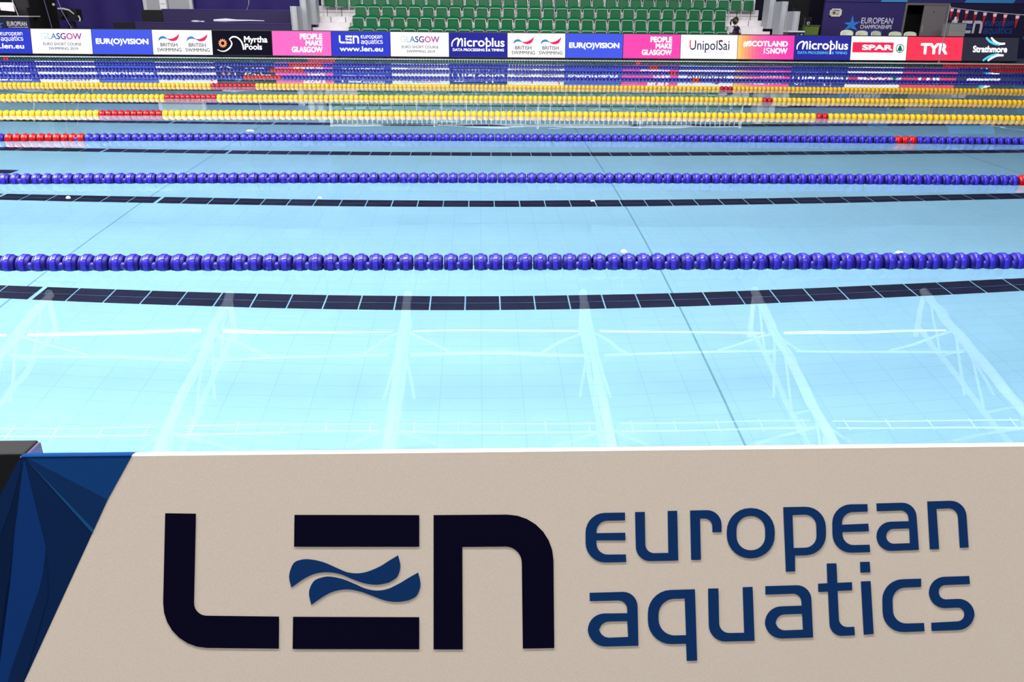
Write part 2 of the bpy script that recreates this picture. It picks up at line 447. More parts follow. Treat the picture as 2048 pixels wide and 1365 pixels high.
# ------------------------------------------------------------------ lane ropes
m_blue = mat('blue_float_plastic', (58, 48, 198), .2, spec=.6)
m_blue2 = mat('blue_float_shell', (30, 20, 132), .42, spec=.35)  # shoulders: own darker blue, with their shade put into the colour
m_yellow = mat('yellow_float_plastic', (255, 206, 34), .25, spec=.6)
m_red = mat('red_float_plastic', (205, 12, 18), .22, spec=.6)
m_green = mat('green_float_plastic', (3, 56, 44), .3, spec=.5)
m_cable = mat('steel_cable', (150, 155, 170), .3, metal=.8)
PITCHX = .0875
R = .0645
BELT = [(-.0150, .054), (-.0140, .0632), (-.0125, R), (.0125, R), (.0140, .0632), (.0150, .054)]
def float_side(detail):
    """One shoulder of a float: a rounded shell with an open recess and a hub."""
    if detail:
        return [(.0140, .0565), (.0240, .0575), (.0330, .0555), (.0385, .0500), (.0400, .0440), (.0390, .0410), (.0250, .0370), (.0160, .0300), (.0160, .0190), (.0330, .0160), (.0330, .0)]
    return [(.0140, .0570), (.0300, .0560), (.0390, .0480), (.0390, .0410), (.0180, .0280), (.0300, .0)]
def add_float(mb, seg, detail, c=(0, 0, 0), mi=0):
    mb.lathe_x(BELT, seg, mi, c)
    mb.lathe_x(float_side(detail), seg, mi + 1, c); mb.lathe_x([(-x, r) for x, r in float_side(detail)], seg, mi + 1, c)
def float_mesh(name, m, seg, detail):
    mb = MB(); add_float(mb, seg, detail); return mb.mesh(name, m)
FM = {}
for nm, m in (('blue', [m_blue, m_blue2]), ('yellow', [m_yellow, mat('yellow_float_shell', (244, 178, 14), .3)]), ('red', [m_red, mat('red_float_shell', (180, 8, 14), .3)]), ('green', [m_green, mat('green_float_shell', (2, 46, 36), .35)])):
    FM[nm] = (float_mesh('float_' + nm, m, 28, True), float_mesh('float_far_' + nm, m, 14, False))
MATF = {c: list(FM[c][0].materials) for c in FM}
mb = MB(); mb.ball((0, 0, 0), .022, 12, 8); BEAD = mb.mesh('spacer_bead', [mat('blue_bead', (52, 46, 178), .3)])
ROPES = [
    ('blue', 'nearest lane rope of dark blue floats, with no red floats in view', 10),
    ('blue', 'second lane rope from the near board, dark blue floats', 13.5),
    ('blue', 'third lane rope from the near board, blue with red floats near its left end', 16),
    ('yellow', 'yellow lane rope nearest to the camera, behind the three blue ropes', 19),
    ('yellow', 'middle one of the three yellow lane ropes', 20),
    ('yellow', 'farthest of the three yellow lane ropes, in front of the far blue ropes', 22),
    ('blue', 'blue lane rope directly behind the farthest yellow rope', 22),
    ('blue', 'middle one of the three far blue lane ropes beyond the yellow ropes', 22.5),
    ('blue', 'farthest blue lane rope, next to the green rope at the far side', 22.5),
    ('green', 'green lane rope closest to the row of LED screens', 23),
]
BOW = [0, .13, .2, .22, .22, .2, .2, .18, .15, .15]
for k, (colr, label, xe) in enumerate(ROPES):
    y0 = D0 + LANE * k
    ZR = .016 if k < 3 else (.006 if k < 6 else -.006)
    root = empty('lane_rope', (0, y0, 0), 0, label, 'lane rope', 'lane ropes floating across the pool')
    bow = lambda x: BOW[k] * (1 - 2.0 * min((x - .8) ** 2 / (6 + 1.15 * k) ** 2, 1.6) * .8)
    xs = []
    n = int(xe / PITCHX)
    for i in range(-n, n + 1): xs.append(i * PITCHX + .02 * (k % 3))
    xs.sort(key=lambda x: abs(x - .3 - .06 * y0))
    def colour(x):
        if k >= 2 and (-5.41 - .008 * k < x < -4.55): return 'red'
        if k >= 1 and (5.02 < x < 5.21): return 'red'
        if k >= 8 and x > 15.1: return 'red'
        if k == 1 and 4.88 < x < 5.3: return 'red'
        if k == 9 and -14.85 < x < -14.64: return 'red'
        return colr
    near = xs[:100]; rest = xs[100:]
    hi = k < 3
    for x in near:
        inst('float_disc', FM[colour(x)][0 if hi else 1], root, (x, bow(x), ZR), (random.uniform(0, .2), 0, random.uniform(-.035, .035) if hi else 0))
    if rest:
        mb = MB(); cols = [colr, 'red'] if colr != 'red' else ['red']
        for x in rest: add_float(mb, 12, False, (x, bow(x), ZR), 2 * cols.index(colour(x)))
        o = mb.build('float_discs', [m for c in cols for m in MATF[c]], root); o['kind'] = 'stuff'
    mb = MB(); mb.tube([(x, bow(x), ZR) for x in [-xe + i * xe / 20 for i in range(41)]], .004, 6)
    mb.build('cable', m_cable, root)
    if hi:
        b = [xs0 for xs0 in sorted(xs) ]
        beads = [b[i] + PITCHX / 2 for i in range(0, len(b) - 1, 2)]
        beads.sort(key=lambda x: abs(x - .5))
        for x in beads[:60]: inst('spacer_bead', BEAD, root, (x, bow(x) - .038, ZR + .006))

# ------------------------------------------------------------------ near advertising board
TH = math.radians(30)
B_TOP = Vector((0, 1.13, .7305))
B_N = Vector((0, -math.cos(TH), math.sin(TH)))
B_D = Vector((0, -math.sin(TH), -math.cos(TH)))          # down the slope
B_LEN = (B_TOP.z - DECK) / math.cos(TH)
def on_board(px, py, lift=.0006):
    d = ray(px, py); t = (B_TOP - EYE).dot(B_N) / d.dot(B_N)
    return EYE + d * t + B_N * lift
def bcoord(px, py):
    p = on_board(px, py, 0); return p.x, -(p - B_TOP).dot(B_D)
def bpoint(u, v, lift=.0006): return Vector((u, 0, 0)) + B_TOP - B_D * v + B_N * lift
root = empty('advertising_board', (0, .93, DECK), 0, 'large beige board in front with navy lettering and a blue left end', 'advertising board')
m_board = mat('board_fabric', (220, 207, 194), .85, spec=.2, noise=.22, nscale=420)
fac = [mat('print_facet_%s' % n, c, .95, spec=.08, noise=.12, nscale=420) for n, c in
       (('bright', (15, 62, 122)), ('deep', (11, 46, 94)), ('line', (22, 76, 128)), ('dark', (8, 36, 80)), ('royal', (12, 52, 114)), ('shade', (6, 28, 66)))]
m_logo = mat('print_navy', (8, 5, 32), .95, spec=.06)
m_words = mat('print_blue', (16, 54, 108), .95, spec=.08)
mats = [m_board] + fac + [m_logo, m_words, mat('board_edge_lit', (250, 244, 236), .7)]  # edge lighter than the face: overhead light put into its colour
TK = .036
mb = MB()
ul = bcoord(45, 893)[0]; ur = 1.5; vb = -B_LEN
lx = lambda v: ul + (v) * .42 * 1.05                      # slanting left end
prof = []                                                 # cross-section: rounded top
for i in range(9):
    a = PI * i / 8; prof.append((.012 * (1 - math.sin(a)) * -1, -TK / 2 + TK / 2 * math.cos(a)))
ring_l, ring_r = [], []
sec = [(vb, 0.0)] + [(-.006 + .006 * math.sin(PI * i / 10), -TK / 2 + TK / 2 * math.cos(PI * i / 10)) for i in range(11)] + [(vb, -TK)]
for v, n in sec:
    ring_l.append(bpoint(lx(v), v, n)); ring_r.append(bpoint(ur, v, n))
N = len(sec)
vs = ring_l + ring_r
mb.add(vs, [(0, 0 + N, 1 + N, 1)], 0)
mb.add(vs, [(i, i + N, i + 1 + N, i + 1) for i in range(1, N - 1)], 9, True)
mb.add(vs, [tuple(range(N - 1, -1, -1)), tuple(range(N, 2 * N)), (N - 1, 2 * N - 1, N, 0)], 1)
# blue printed end with its fan of facets
def facet(pts, mi, lift):
    mb.poly([[bcoord(860 * 0 + x / 2.703, 860 + y / 2.703) for x, y in pts]], lambda u, v: bpoint(min(max(u, lx(v)), bl(v)), max(min(v, -.006), vb), lift), mi)
ba, bb = bcoord(712 / 2.703, 860 + 97 / 2.703), bcoord(130 / 2.703, 860 + 1365 / 2.703)
bl = lambda v: ba[0] + (bb[0] - ba[0]) * (v - ba[1]) / (bb[1] - ba[1])
mb.add([bpoint(lx(vb), vb, .0003), bpoint(bl(vb), vb, .0003), bpoint(bl(-.006), -.006, .0003), bpoint(lx(-.006), -.006, .0003)], [(0, 1, 2, 3)], 4)
facet([(122, 90), (716, 90), (584, 378)], 1, .0005)
facet([(122, 95), (584, 378), (512, 545)], 2, .0005)
facet([(122, 95), (512, 540), (503, 560)], 3, .0007)
facet([(122, 100), (250, 640), (230, 800), (60, 1420), (-40, 1420), (90, 480)], 5, .0005)
facet([(118, 100), (88, 480), (60, 800), (-20, 1420), (-340, 1420), (-80, 560)], 6, .0005)
facet([(118, 100), (60, 420), (-160, 1000), (-200, 800)], 4, .0007)
facet([(250, 640), (262, 900), (150, 1370), (30, 1420), (60, 1300), (235, 800)], 4, .0007)
# blue capping of the rounded top edge over the blue end
xw = bcoord(712, 0)[0] if False else bcoord(263.5, 897)[0]
rl = [bpoint(lx(v), v, n + .0008) for v, n in sec[1:8]]; rr = [bpoint(xw - .0 + (v + .006) * .5, v, n + .0008) for v, n in sec[1:8]]
for p in rl + rr: p += Vector((0, 0, .0006))
mb.add(rl + rr, [(i, i + 7, i + 8, i + 1) for i in range(6)], 1, True)
for l in LEN_MARK:
    mb.poly([[bcoord(300 + x / 2.4381, 980 + y / 2.439) for x, y in q] for q in l], lambda u, v: bpoint(u, v, .0008), 7)
for l in LEN_WAVES:
    mb.poly([[bcoord(300 + x / 2.4381, 980 + y / 2.439) for x, y in q] for q in l], lambda u, v: bpoint(u, v, .0008), 8)
for l in EURO_WORDS:
    mb.poly([[bcoord(1140 + x / 2.2555, 960 + y / 2.2542) for x, y in q] for q in l], lambda u, v: bpoint(u, v, .0008), 8)
o = mb.build('printed_panel', mats, root); o.matrix_parent_inverse = Matrix.Translation(root.location).inverted()
mb = MB()                                                 # rear support leaf of the A-shaped board
p0, p1 = Vector((ul + .1, 1.20, .66)), Vector((ul + .1, 1.55, DECK))
for x in (ul + .1, ur - .1):
    mb.tube([(x, 1.20, .66), (x, 1.55, DECK + .012)], .012, 8)
mb.tube([(ul + .1, 1.45, .225), (ur - .1, 1.45, .225)], .012, 8)
o = mb.build('support_frame', mat('support_metal', (60, 62, 70), .4, metal=.6), root); o.matrix_parent_inverse = Matrix.Translation(root.location).inverted()
# the black board standing behind its left end
root = empty('barrier_board', (-1.2, 1.15, DECK), 0, 'black board behind the blue left end of the large beige board', 'board')
pt = EYE + ray(30, 880) * ((1.265) / ray(30, 880).y); xr = (EYE + ray(64, 884) * (1.245 / ray(64, 884).y)).x
mb = MB()
mb.add([(-2.2, 1.215, DECK), (xr, 1.215, DECK), (xr, 1.215, pt.z), (-2.2, 1.215, pt.z), (-2.2, 1.265, DECK), (xr, 1.265, DECK), (xr, 1.265, pt.z), (-2.2, 1.265, pt.z)],
       [(0, 1, 2, 3), (5, 4, 7, 6), (1, 5, 6, 2), (4, 0, 3, 7), (3, 2, 6, 7), (1, 0, 4, 5)])
o = bevel(mb.build('panel', m_black, root), .004, 2); o.matrix_parent_inverse = Matrix.Translation(root.location).inverted()
mb = MB(); mb.box(xr, 1.222, pt.z - .03, xr + .005, 1.26, pt.z - .003)
o = mb.build('end_bracket', mat('bracket_metal', (120, 110, 150), .3, metal=.7), root); o.matrix_parent_inverse = Matrix.Translation(root.location).inverted()
# ------------------------------------------------------------------ LED perimeter screens
m_case = mat('screen_case', (12, 10, 20), .5)
E1 = 1.15
L_WHITE = glow('led_white', (255, 255, 255), 1.15)
L_TEXT = glow('led_text_white', (255, 255, 255), 1.3)
L_BLUE = glow('led_blue', (52, 64, 200), E1)
L_VIOLET = glow('led_violet', (72, 92, 226), E1)
L_NAVY = glow('led_navy', (44, 46, 150), E1)
L_BLACK = glow('led_black', (24, 24, 38), 1.0)
L_GREY = glow('led_grey', (50, 50, 66), 1.0)
L_PINK = glow('led_pink', (255, 110, 196), E1)
L_HOT = glow('led_hot_pink', (255, 74, 172), E1)
L_RED = glow('led_red', (255, 62, 92), 1.0)
L_SPAR = glow('led_bar_red', (246, 48, 90), 1.0)
L_INK = glow('led_ink', (34, 32, 72), 1.0)
L_CYAN = glow('led_cyan', (84, 206, 240), E1)
L_SKY = glow('led_sky', (90, 180, 240), E1)
L_GREEN = glow('led_green', (20, 112, 84), 1.0)
L_SUN = glow('led_sun', (250, 166, 110), 1.0)
def lerp(a, b, t): return tuple(a[i] + (b[i] - a[i]) * t for i in range(3))
def ramp(stops, t):
    for (t0, c0), (t1, c1) in zip(stops, stops[1:]):
        if t <= t1: return lerp(c0, c1, max(0, (t - t0) / (t1 - t0)))
    return stops[-1][1]
GL = [(0, (238, 244, 246)), (.2, (196, 224, 236)), (.36, (70, 120, 196)), (.45, (50, 60, 120)), (.56, (120, 60, 160)), (.72, (240, 84, 150)), (.85, (200, 70, 160)), (1, (120, 70, 180))]
L_GLAS = [glow('led_fade_%02d' % i, tuple(int(v) for v in ramp(GL, (i + .5) / 14)), 1.0) for i in range(14)]
SC = [(0, (255, 206, 110)), (.12, (255, 170, 110)), (.3, (255, 110, 150)), (.5, (255, 84, 172)), (1, (255, 60, 170))]
L_SCOT = [glow('led_dawn_%02d' % i, tuple(int(v) for v in ramp(SC, (i + .5) / 16)), E1) for i in range(16)]
Y_LED = 28.0
PX0, PW = -14.43, 1.918
Z0, Z1 = .115, .872
TILT = math.radians(12)
def tilt(mb):
    c, q = math.cos(TILT), math.sin(TILT)
    mb.v = [(x, Y_LED + (y - Y_LED) * c + (z - Z0) * q, Z0 + (z - Z0) * c - (y - Y_LED) * q) for x, y, z in mb.v]
    return mb
class Screen:
    """Draws on one screen; fractions run from its upper left corner."""
    def __init__(s, i, bg):
        s.x0 = PX0 + PW * i + .008; s.w = PW - .016; s.mats = [bg]; s.mb = MB(); s.i = i
        s.rect(0, 0, 1, 1, bg, .0)
    def mi(s, m):
        if m not in s.mats: s.mats.append(m)
        return s.mats.index(m)
    def fn(s, lift): return lambda u, v: (s.x0 + u * s.w, Y_LED - lift, Z1 - v * (Z1 - Z0))
    def rect(s, x0, y0, x1, y1, m, lift=.002):
        f = s.fn(lift); s.mb.add([f(x0, y1), f(x1, y1), f(x1, y0), f(x0, y0)], [(0, 1, 2, 3)], s.mi(m))
    def text(s, body, box, m, bold=.03, lift=.004, pick=None):
        put_text(s.mb, body, box, s.fn(lift), s.mi(m), bold, pick)
    def shape(s, loops, m, lift=.003):
        s.mb.poly([[(a, -b) for a, b in l] for l in loops], lambda a, b: s.fn(lift)(a, -b), s.mi(m))
    def band(s, pts, widths, m, lift=.003):
        """A tapering brush stroke along a curve."""
        P = spline(pts, 6); n = len(P); k = PW / (Z1 - Z0); L, Rr = [], []
        for i, p in enumerate(P):
            a, b = P[max(i - 1, 0)], P[min(i + 1, n - 1)]
            dx, dy = (b[0] - a[0]) * k, b[1] - a[1]; q = math.hypot(dx, dy) or 1
            t = i / (n - 1) * (len(widths) - 1); j = min(int(t), len(widths) - 2); w = widths[j] + (widths[j + 1] - widths[j]) * (t - j)
            nx, ny = -dy / q * w / 2 / k, dx / q * w / 2
            L.append((p[0] + nx, p[1] + ny)); Rr.append((p[0] - nx, p[1] - ny))
        f = s.fn(lift); vs = [f(*p) for p in L + Rr]
        s.mb.add(vs, [(i, i + 1, n + i + 1, n + i) for i in range(n - 1)], s.mi(m))
def ad_len(s, m=L_TEXT):
    put_len(s.mb, (.125, .155, .47, .49), s.fn(.003), s.mi(m)); put_euro(s.mb, (.50, .14, .876, .55), s.fn(.003), s.mi(m))
    s.text('www.len.eu', (.134, .60, .876, .81), m, .025)
def ad_glasgow(s):
    s.text('GLASGOW', (.165, .16, .84, .42), L_GLAS[0], .022, pick=lambda u: s.mi(L_GLAS[min(13, int(u * 14))]))
    s.text('EURO SHORT COURSE', (.19, .55, .825, .665), L_INK, .008); s.text('SWIMMING 2019', (.275, .735, .76, .845), L_INK, .008)
def ad_eurovision(s): s.text('EUR(O)VISION', (.06, .36, .94, .66), L_TEXT, .045)
L_SW1 = glow('led_swoosh_blue', (70, 140, 205), 1.0); L_SW2 = glow('led_swoosh_pink', (236, 52, 110), 1.0)
def ad_british(s):
    for d in (0, .475):
        s.band([(.10 + d, .44), (.135 + d, .33), (.19 + d, .30), (.255 + d, .37)], [.015, .09, .1, .01], L_SW1)
        s.band([(.25 + d, .36), (.32 + d, .40), (.385 + d, .36), (.425 + d, .27), (.452 + d, .16)], [.01, .1, .14, .09, .01], L_SW2)
        s.text('BRITISH', (.129 + d, .525, .413 + d, .68), L_INK, .01); s.text('SWIMMING', (.07 + d, .735, .477 + d, .88), L_INK, .01)
def ad_myrtha(s):
    k = PW / (Z1 - Z0); star = []
    for i in range(24):
        r = .2 if i % 2 == 0 else .145; a = 2 * PI * i / 24; star.append((.17 + r * math.cos(a) / k, .52 + r * math.sin(a)))
    s.shape([star, [(.17 + .075 * math.cos(2 * PI * i / 14) / k, .52 + .075 * math.sin(2 * PI * i / 14)) for i in range(14)]], L_SUN)
    s.band([(.075, .78), (.13, .84), (.2, .84), (.27, .74), (.315, .6), (.32, .48), (.285, .36)], [.02, .035, .05, .06, .06, .05, .03], L_TEXT)
    s.band([(.285, .36), (.34, .26), (.41, .27), (.475, .4), (.51, .6), (.52, .78)], [.05, .06, .06, .06, .07, .07], L_TEXT)
    s.text('Myrtha', (.533, .22, .93, .56), L_TEXT, .03); s.text('Pools', (.54, .53, .832, .78), L_TEXT, .03)
def ad_people(s):
    s.text('PEOPLE', (.473, .09, .855, .335), L_TEXT, .05); s.text('MAKE', (.565, .365, .855, .59), L_TEXT, .05); s.text('GLASGOW', (.325, .63, .855, .87), L_TEXT, .05)
def ad_micro(s, m=L_TEXT):
    s.band([(.045, .58), (.05, .42), (.085, .3), (.135, .24), (.16, .28), (.15, .42), (.145, .57)], [.04, .06, .06, .06, .06, .06, .06], L_TEXT)
    s.band([(.15, .5), (.175, .34), (.205, .25), (.222, .3), (.222, .42), (.222, .57)], [.06, .06, .06, .06, .06, .06], L_TEXT)
    s.text('icro', (.255, .215, .612, .575), L_TEXT, .02); s.text('lus', (.735, .205, .955, .575), L_TEXT, .02)
    s.text('o', (.625, .315, .722, .575), L_TEXT, .01)
    s.rect(.632, .22, .655, .77, L_TEXT, .005); s.shape([[(.643, .17), (.61, .29), (.643, .25), (.676, .29)]], L_TEXT, .005)
    s.text('DATA PROCESSING', (.06, .65, .61, .765), m, .03); s.text('& TIMING', (.668, .65, .945, .765), m, .03)
def ad_unipol(s):
    pk = lambda u: s.mi(L_SW2) if u < .035 else s.mi(L_INK)
    s.text('UnipolSai', (.155, .22, .86, .76), L_INK, .006, pick=pk)
    s.band([(.655, .26), (.68, .23), (.71, .225), (.74, .235)], [.02, .04, .04, .02], L_SW2, .006)
    s.text('ASSICURAZIONI', (.45, .735, .85, .785), L_PINK, .0)
def ad_scot(s):
    for i, m in enumerate(L_SCOT): s.rect(i / 16, 0, (i + 1) / 16, 1, m, .0015)
    s.text('#SCOTLAND', (.094, .23, .888, .49), L_TEXT, .05); s.text('IS', (.466, .52, .57, .77), L_TEXT, .0); s.text('NOW', (.58, .52, .885, .77), L_TEXT, .05)
def ad_spar(s):
    k = PW / (Z1 - Z0)
    s.rect(.028, .25, .76, .68, L_SPAR); s.text('SPAR', (.196, .35, .745, .58), L_TEXT, .05)
    ring = [(.88 + .19 * math.cos(2 * PI * i / 24) / k, .5 + .19 * math.sin(2 * PI * i / 24)) for i in range(24)]
    hole = [(.88 + .16 * math.cos(2 * PI * i / 24) / k, .5 + .16 * math.sin(2 * PI * i / 24)) for i in range(24)]
    s.shape([ring, hole], L_GREEN)
    s.shape([[(.88, .35), (.91, .44), (.9, .44), (.925, .52), (.91, .52), (.935, .6), (.89, .6), (.89, .65), (.87, .65), (.87, .6), (.825, .6), (.85, .52), (.835, .52), (.86, .44), (.85, .44)]], L_GREEN, .004)
def ad_tyr(s): s.text('TYR', (.24, .26, .735, .74), L_TEXT, .05)
def ad_strath(s):
    for q, m in ((0, L_CYAN), (.09, L_TEXT)):
        s.band([(.40 + q, .0), (.47 + q, .16), (.56 + q, .26), (.66 + q * 1.05, .31 - q * .6)], [.08, .1, .1, .08], m)
        s.band([(.38 + q, .99), (.46 + q, .85), (.55 + q, .76), (.66 + q, .70 + q * .6)], [.08, .1, .1, .08], m)
    s.text('Strathmore', (.18, .35, .805, .64), L_TEXT, .045)
ADS = [(L_BLUE, ad_len, 'blue LED screen at the left photo edge, cut off, with white lettering'),
       (L_WHITE, ad_glasgow, 'white LED screen with multicoloured lettering, second from the left end of the row'),
       (L_VIOLET, ad_eurovision, 'violet-blue LED screen with white capitals, between two white screens in the left half'),
       (L_WHITE, ad_british, 'white LED screen with two blue and red swooshes, left of the black sun screen'),
       (L_BLACK, ad_myrtha, 'black LED screen with orange sun and white wave'),
       (L_PINK, ad_people, 'pale pink LED screen with white slogan, right of the black sun screen'),
       (L_BLUE, ad_len, 'blue LED screen with white mark and web address, right of the pale pink screen'),
       (L_WHITE, ad_glasgow, 'white LED screen with multicoloured lettering, below the left half of the green seats'),
       (L_NAVY, ad_micro, 'navy LED screen with all-white lettering, below the green seats'),
       (L_WHITE, ad_british, 'white LED screen with two blue and red swooshes, right of the all-white-lettered navy screen'),
       (L_VIOLET, ad_eurovision, 'violet-blue LED screen with white capitals, left of the hot pink screen'),
       (L_HOT, ad_people, 'hot pink LED screen with white three-line slogan'),
       (L_WHITE, ad_unipol, 'white LED screen with thin dark lettering and red accents, right of the hot pink screen'),
       (L_HOT, ad_scot, 'LED screen fading from orange to pink with white hashtag lettering'),
       (L_NAVY, lambda s: ad_micro(s, L_SKY), 'navy LED screen with light blue small print, right of the orange and pink screen'),
       (L_WHITE, ad_spar, 'white LED screen with a red bar and green tree emblem'),
       (L_RED, ad_tyr, 'red LED screen with three big white letters behind the thin pole'),
       (L_GREY, ad_strath, 'dark grey LED screen with blue and white arcs, at the right end of the row')]
for i, (bg, fn, label) in enumerate(ADS):
    i -= 1
    x0 = PX0 + PW * i
    root = empty('led_screen', (x0 + PW / 2, Y_LED + .06, DECK), 0, label, 'screen', 'LED advertising screens along the far pool edge')
    inv = Matrix.Translation(root.location).inverted()
    mb = MB(); mb.box(x0 + .002, Y_LED + .004, Z0 - .022, x0 + PW - .002, Y_LED + .12, Z1 + .03)
    c = bevel(tilt(mb).build('case', m_case, root), .006, 1); c.matrix_parent_inverse = inv
    s = Screen(i, bg); fn(s)
    o = tilt(s.mb).build('screen', s.mats, root); o.matrix_parent_inverse = inv
    for q in (.2, PW - .2):
        mb = MB(); mb.box(x0 + q - .03, Y_LED + .02, DECK, x0 + q + .03, Y_LED + .36, Z0 - .055); f = mb.build('foot', m_case, root); f.matrix_parent_inverse = inv
        mb = MB(); mb.tube([(x0 + q, Y_LED + .23, .6), (x0 + q, Y_LED + .34, Z0 - .06)], .012, 6); f = mb.build('brace', m_case, root); f.matrix_parent_inverse = inv
# ------------------------------------------------------------------ the stand with green seats
m_conc = mat('stand_panel', (236, 228, 230), .6, noise=.2, nscale=5)
m_gpanel = mat('grey_guard_panel', (186, 186, 194), .5)
m_joint = mat('panel_joint', (96, 90, 96), .7)
m_purple = mat('purple_drape', (40, 25, 100), .8, noise=.3, nscale=2)
m_purple2 = mat('purple_cover', (36, 21, 74), .7, noise=.3, nscale=3)
m_seat = mat('green_seat_plastic', (6, 118, 64), .13, spec=.6)
m_sdark = mat('green_seat_pan', (4, 98, 54), .3)
m_sframe = mat('seat_frame_grey', (206, 208, 206), .35, metal=.2)
SX0, SX1 = -6.05, 10.75
YR = [30.2, 31.0, 31.8, 32.6]
ZT = [.99, 1.35, 1.72, 2.09]                              # tops of the seat backs, row by row
ZF = [z - .80 for z in ZT]                                # terrace levels
for i, (y, zf) in enumerate(zip(YR, ZF)):
    mb = MB(); y1 = 33.6
    mb.box(SX0, y - .42, DECK, SX1, y1 if i == 3 else YR[i + 1] - .42, zf, 0)
    # joints in the riser, as the panels show beside the seats
    if i == 3:
        x = SX0 + .55
        while x < SX1 - .2:
            mb.box(x - .012, y - .425, ZF[i - 1], x + .012, y - .419, zf, 1); x += .54
    mb.box(SX0, y - .424, zf - .025, SX1, y - .405, zf + .012, 0)
    struct(mb.build('trim_terrace', [m_conc, m_joint]))
mb = MB(); mb.box(SX0, 32.95, ZF[3], SX1, 33.44, 1.67, 0); mb.box(SX0, 32.944, 1.44, SX1, 32.95, 1.455, 1)
x = SX0 + .3
while x < SX1: mb.box(x - .012, 32.942, ZF[3], x + .012, 32.95, 1.67, 1); x += .54
struct(mb.build('trim_terrace', [m_conc, m_joint]))
for side, xs in (('left', (-5.9, -4.75)), ('right', (9.3, 10.6))):
    mb = MB()                                             # half-height steps of the gangways beside the seats
    for i in (0, 1, 2):
        z = (ZF[i] + (DECK if i == 0 else ZF[i - 1])) / 2
        mb.box(xs[0], YR[i] - .82, DECK, xs[1], YR[i] - .42, z + .02)
    z = ZF[2] + .18
    mb.box(xs[0], YR[3] - .82, ZF[2], xs[1], YR[3] - .43, z)
    struct(mb.build('trim_steps', m_conc))

def seat_meshes():
    out = {}
    mb = MB(); nu, nv = 10, 12                            # back: curved shell, arched rolled top
    def bp(u, v, off):
        x = (u - .5) * .43; c = 1 - (2 * u - 1) ** 2
        z = .40 + v * (.37 + .045 * c)
        y = .05 + .05 * v - .05 * (1 - c) + off
        if v > .55: y += ((v - .55) / .45) ** 2 * .07
        return (x * (1 - .06 * v), y, z)
    vs = [bp(i / nu, j / nv, 0) for j in range(nv + 1) for i in range(nu + 1)]; q = len(vs)
    vs += [bp(i / nu, j / nv, .025) for j in range(nv + 1) for i in range(nu + 1)]
    fs = []
    for j in range(nv):
        for i in range(nu):
            a = j * (nu + 1) + i; fs.append((a, a + 1, a + nu + 2, a + nu + 1)); fs.append((q + a, q + a + nu + 1, q + a + nu + 2, q + a + 1))
    W_ = nu + 1
    for i in range(nu):
        fs.append((i + 1, i, q + i, q + i + 1)); a = nv * W_ + i; fs.append((a, a + 1, q + a + 1, q + a))
    for j in range(nv):
        a = j * W_; fs.append((a, a + W_, q + a + W_, q + a)); a += nu; fs.append((a + W_, a, q + a, q + a + W_))
    mb.add(vs, fs, 0, True); out['backrest'] = mb.mesh('seat_backrest', [m_seat])
    mb = MB()                                             # tip-up pan, folded upright, slightly dished
    rim = rounded([(-.185, .34), (.185, .34), (.185, .70, .05), (-.185, .70, .05)], 5)
    inn = [(x * .88, .52 + (z - .52) * .88) for x, z in rim]
    n = len(rim)
    f0 = [(x, -.035, z) for x, z in rim]; f1 = [(x, -.022, z) for x, z in inn]; bk = [(x, .02, z) for x, z in rim]
    mb.add(f0 + f1 + bk, [(i, (i + 1) % n, n + (i + 1) % n, n + i) for i in range(n)] + [tuple(range(n, 2 * n))] + [((i + 1) % n, i, 2 * n + i, 2 * n + (i + 1) % n) for i in range(n)] + [tuple(range(3 * n - 1, 2 * n - 1, -1))], 0)
    out['seat_pan'] = mb.mesh('seat_pan', [m_sdark])
    mb = MB()                                             # pale frame round the pan, standards between seats
    fr = rounded([(-.2, .34), (.2, .34), (.2, .715, .055), (-.2, .715, .055)], 5)
    mb.tube([(x, -.03, z) for x, z in fr + fr[:1]], .0125, 6)
    out['pan_frame'] = mb.mesh('pan_frame', [m_sframe])
    mb = MB()
    mb.box(-.25, .0, .0, -.23, .05, .62); mb.box(-.252, -.12, .0, -.22, .12, .015); mb.box(-.25, -.16, .36, -.23, .02, .40); mb.box(-.235, .0, .36, .21, .03, .39)
    out['standard'] = mb.mesh('seat_standard', [m_sframe])
    return out
SM = seat_meshes()
ROWWORD = ['front row', 'second row', 'third row', 'top row']
def ordinal(n):
    w = ['first', 'second', 'third', 'fourth', 'fifth', 'sixth', 'seventh', 'eighth', 'ninth', 'tenth', 'eleventh', 'twelfth', 'thirteenth', 'fourteenth', 'fifteenth', 'sixteenth', 'seventeenth', 'eighteenth', 'nineteenth',
         'twentieth']
    return w[n - 1]
for r in range(4):
    x0, x1 = ((-4.62, 8.86), (-4.58, 8.98), (-4.58, 9.2), (-5.82, 10.45))[r]
    n = (28, 28, 28, 34)[r]
    for i in range(n):
        x = x0 + (x1 - x0) * (i + .5) / n
        if i == 0: lb = 'green folding seat at left end of the %s of the stand' % ROWWORD[r]
        elif i == n - 1: lb = 'green folding seat at right end of the %s of the stand' % ROWWORD[r]
        elif i < n // 2: lb = '%s green folding seat from the left end of the %s' % (ordinal(i + 1), ROWWORD[r])
        else: lb = '%s green folding seat from the right end of the %s' % (ordinal(n - i), ROWWORD[r])
        e = empty('stadium_seat', (x, YR[r], ZF[r]), random.uniform(-.01, .01), lb, 'seat', 'green seats of the stand')
        for nm in ('backrest', 'seat_pan', 'pan_frame', 'standard'): inst(nm, SM[nm], e)
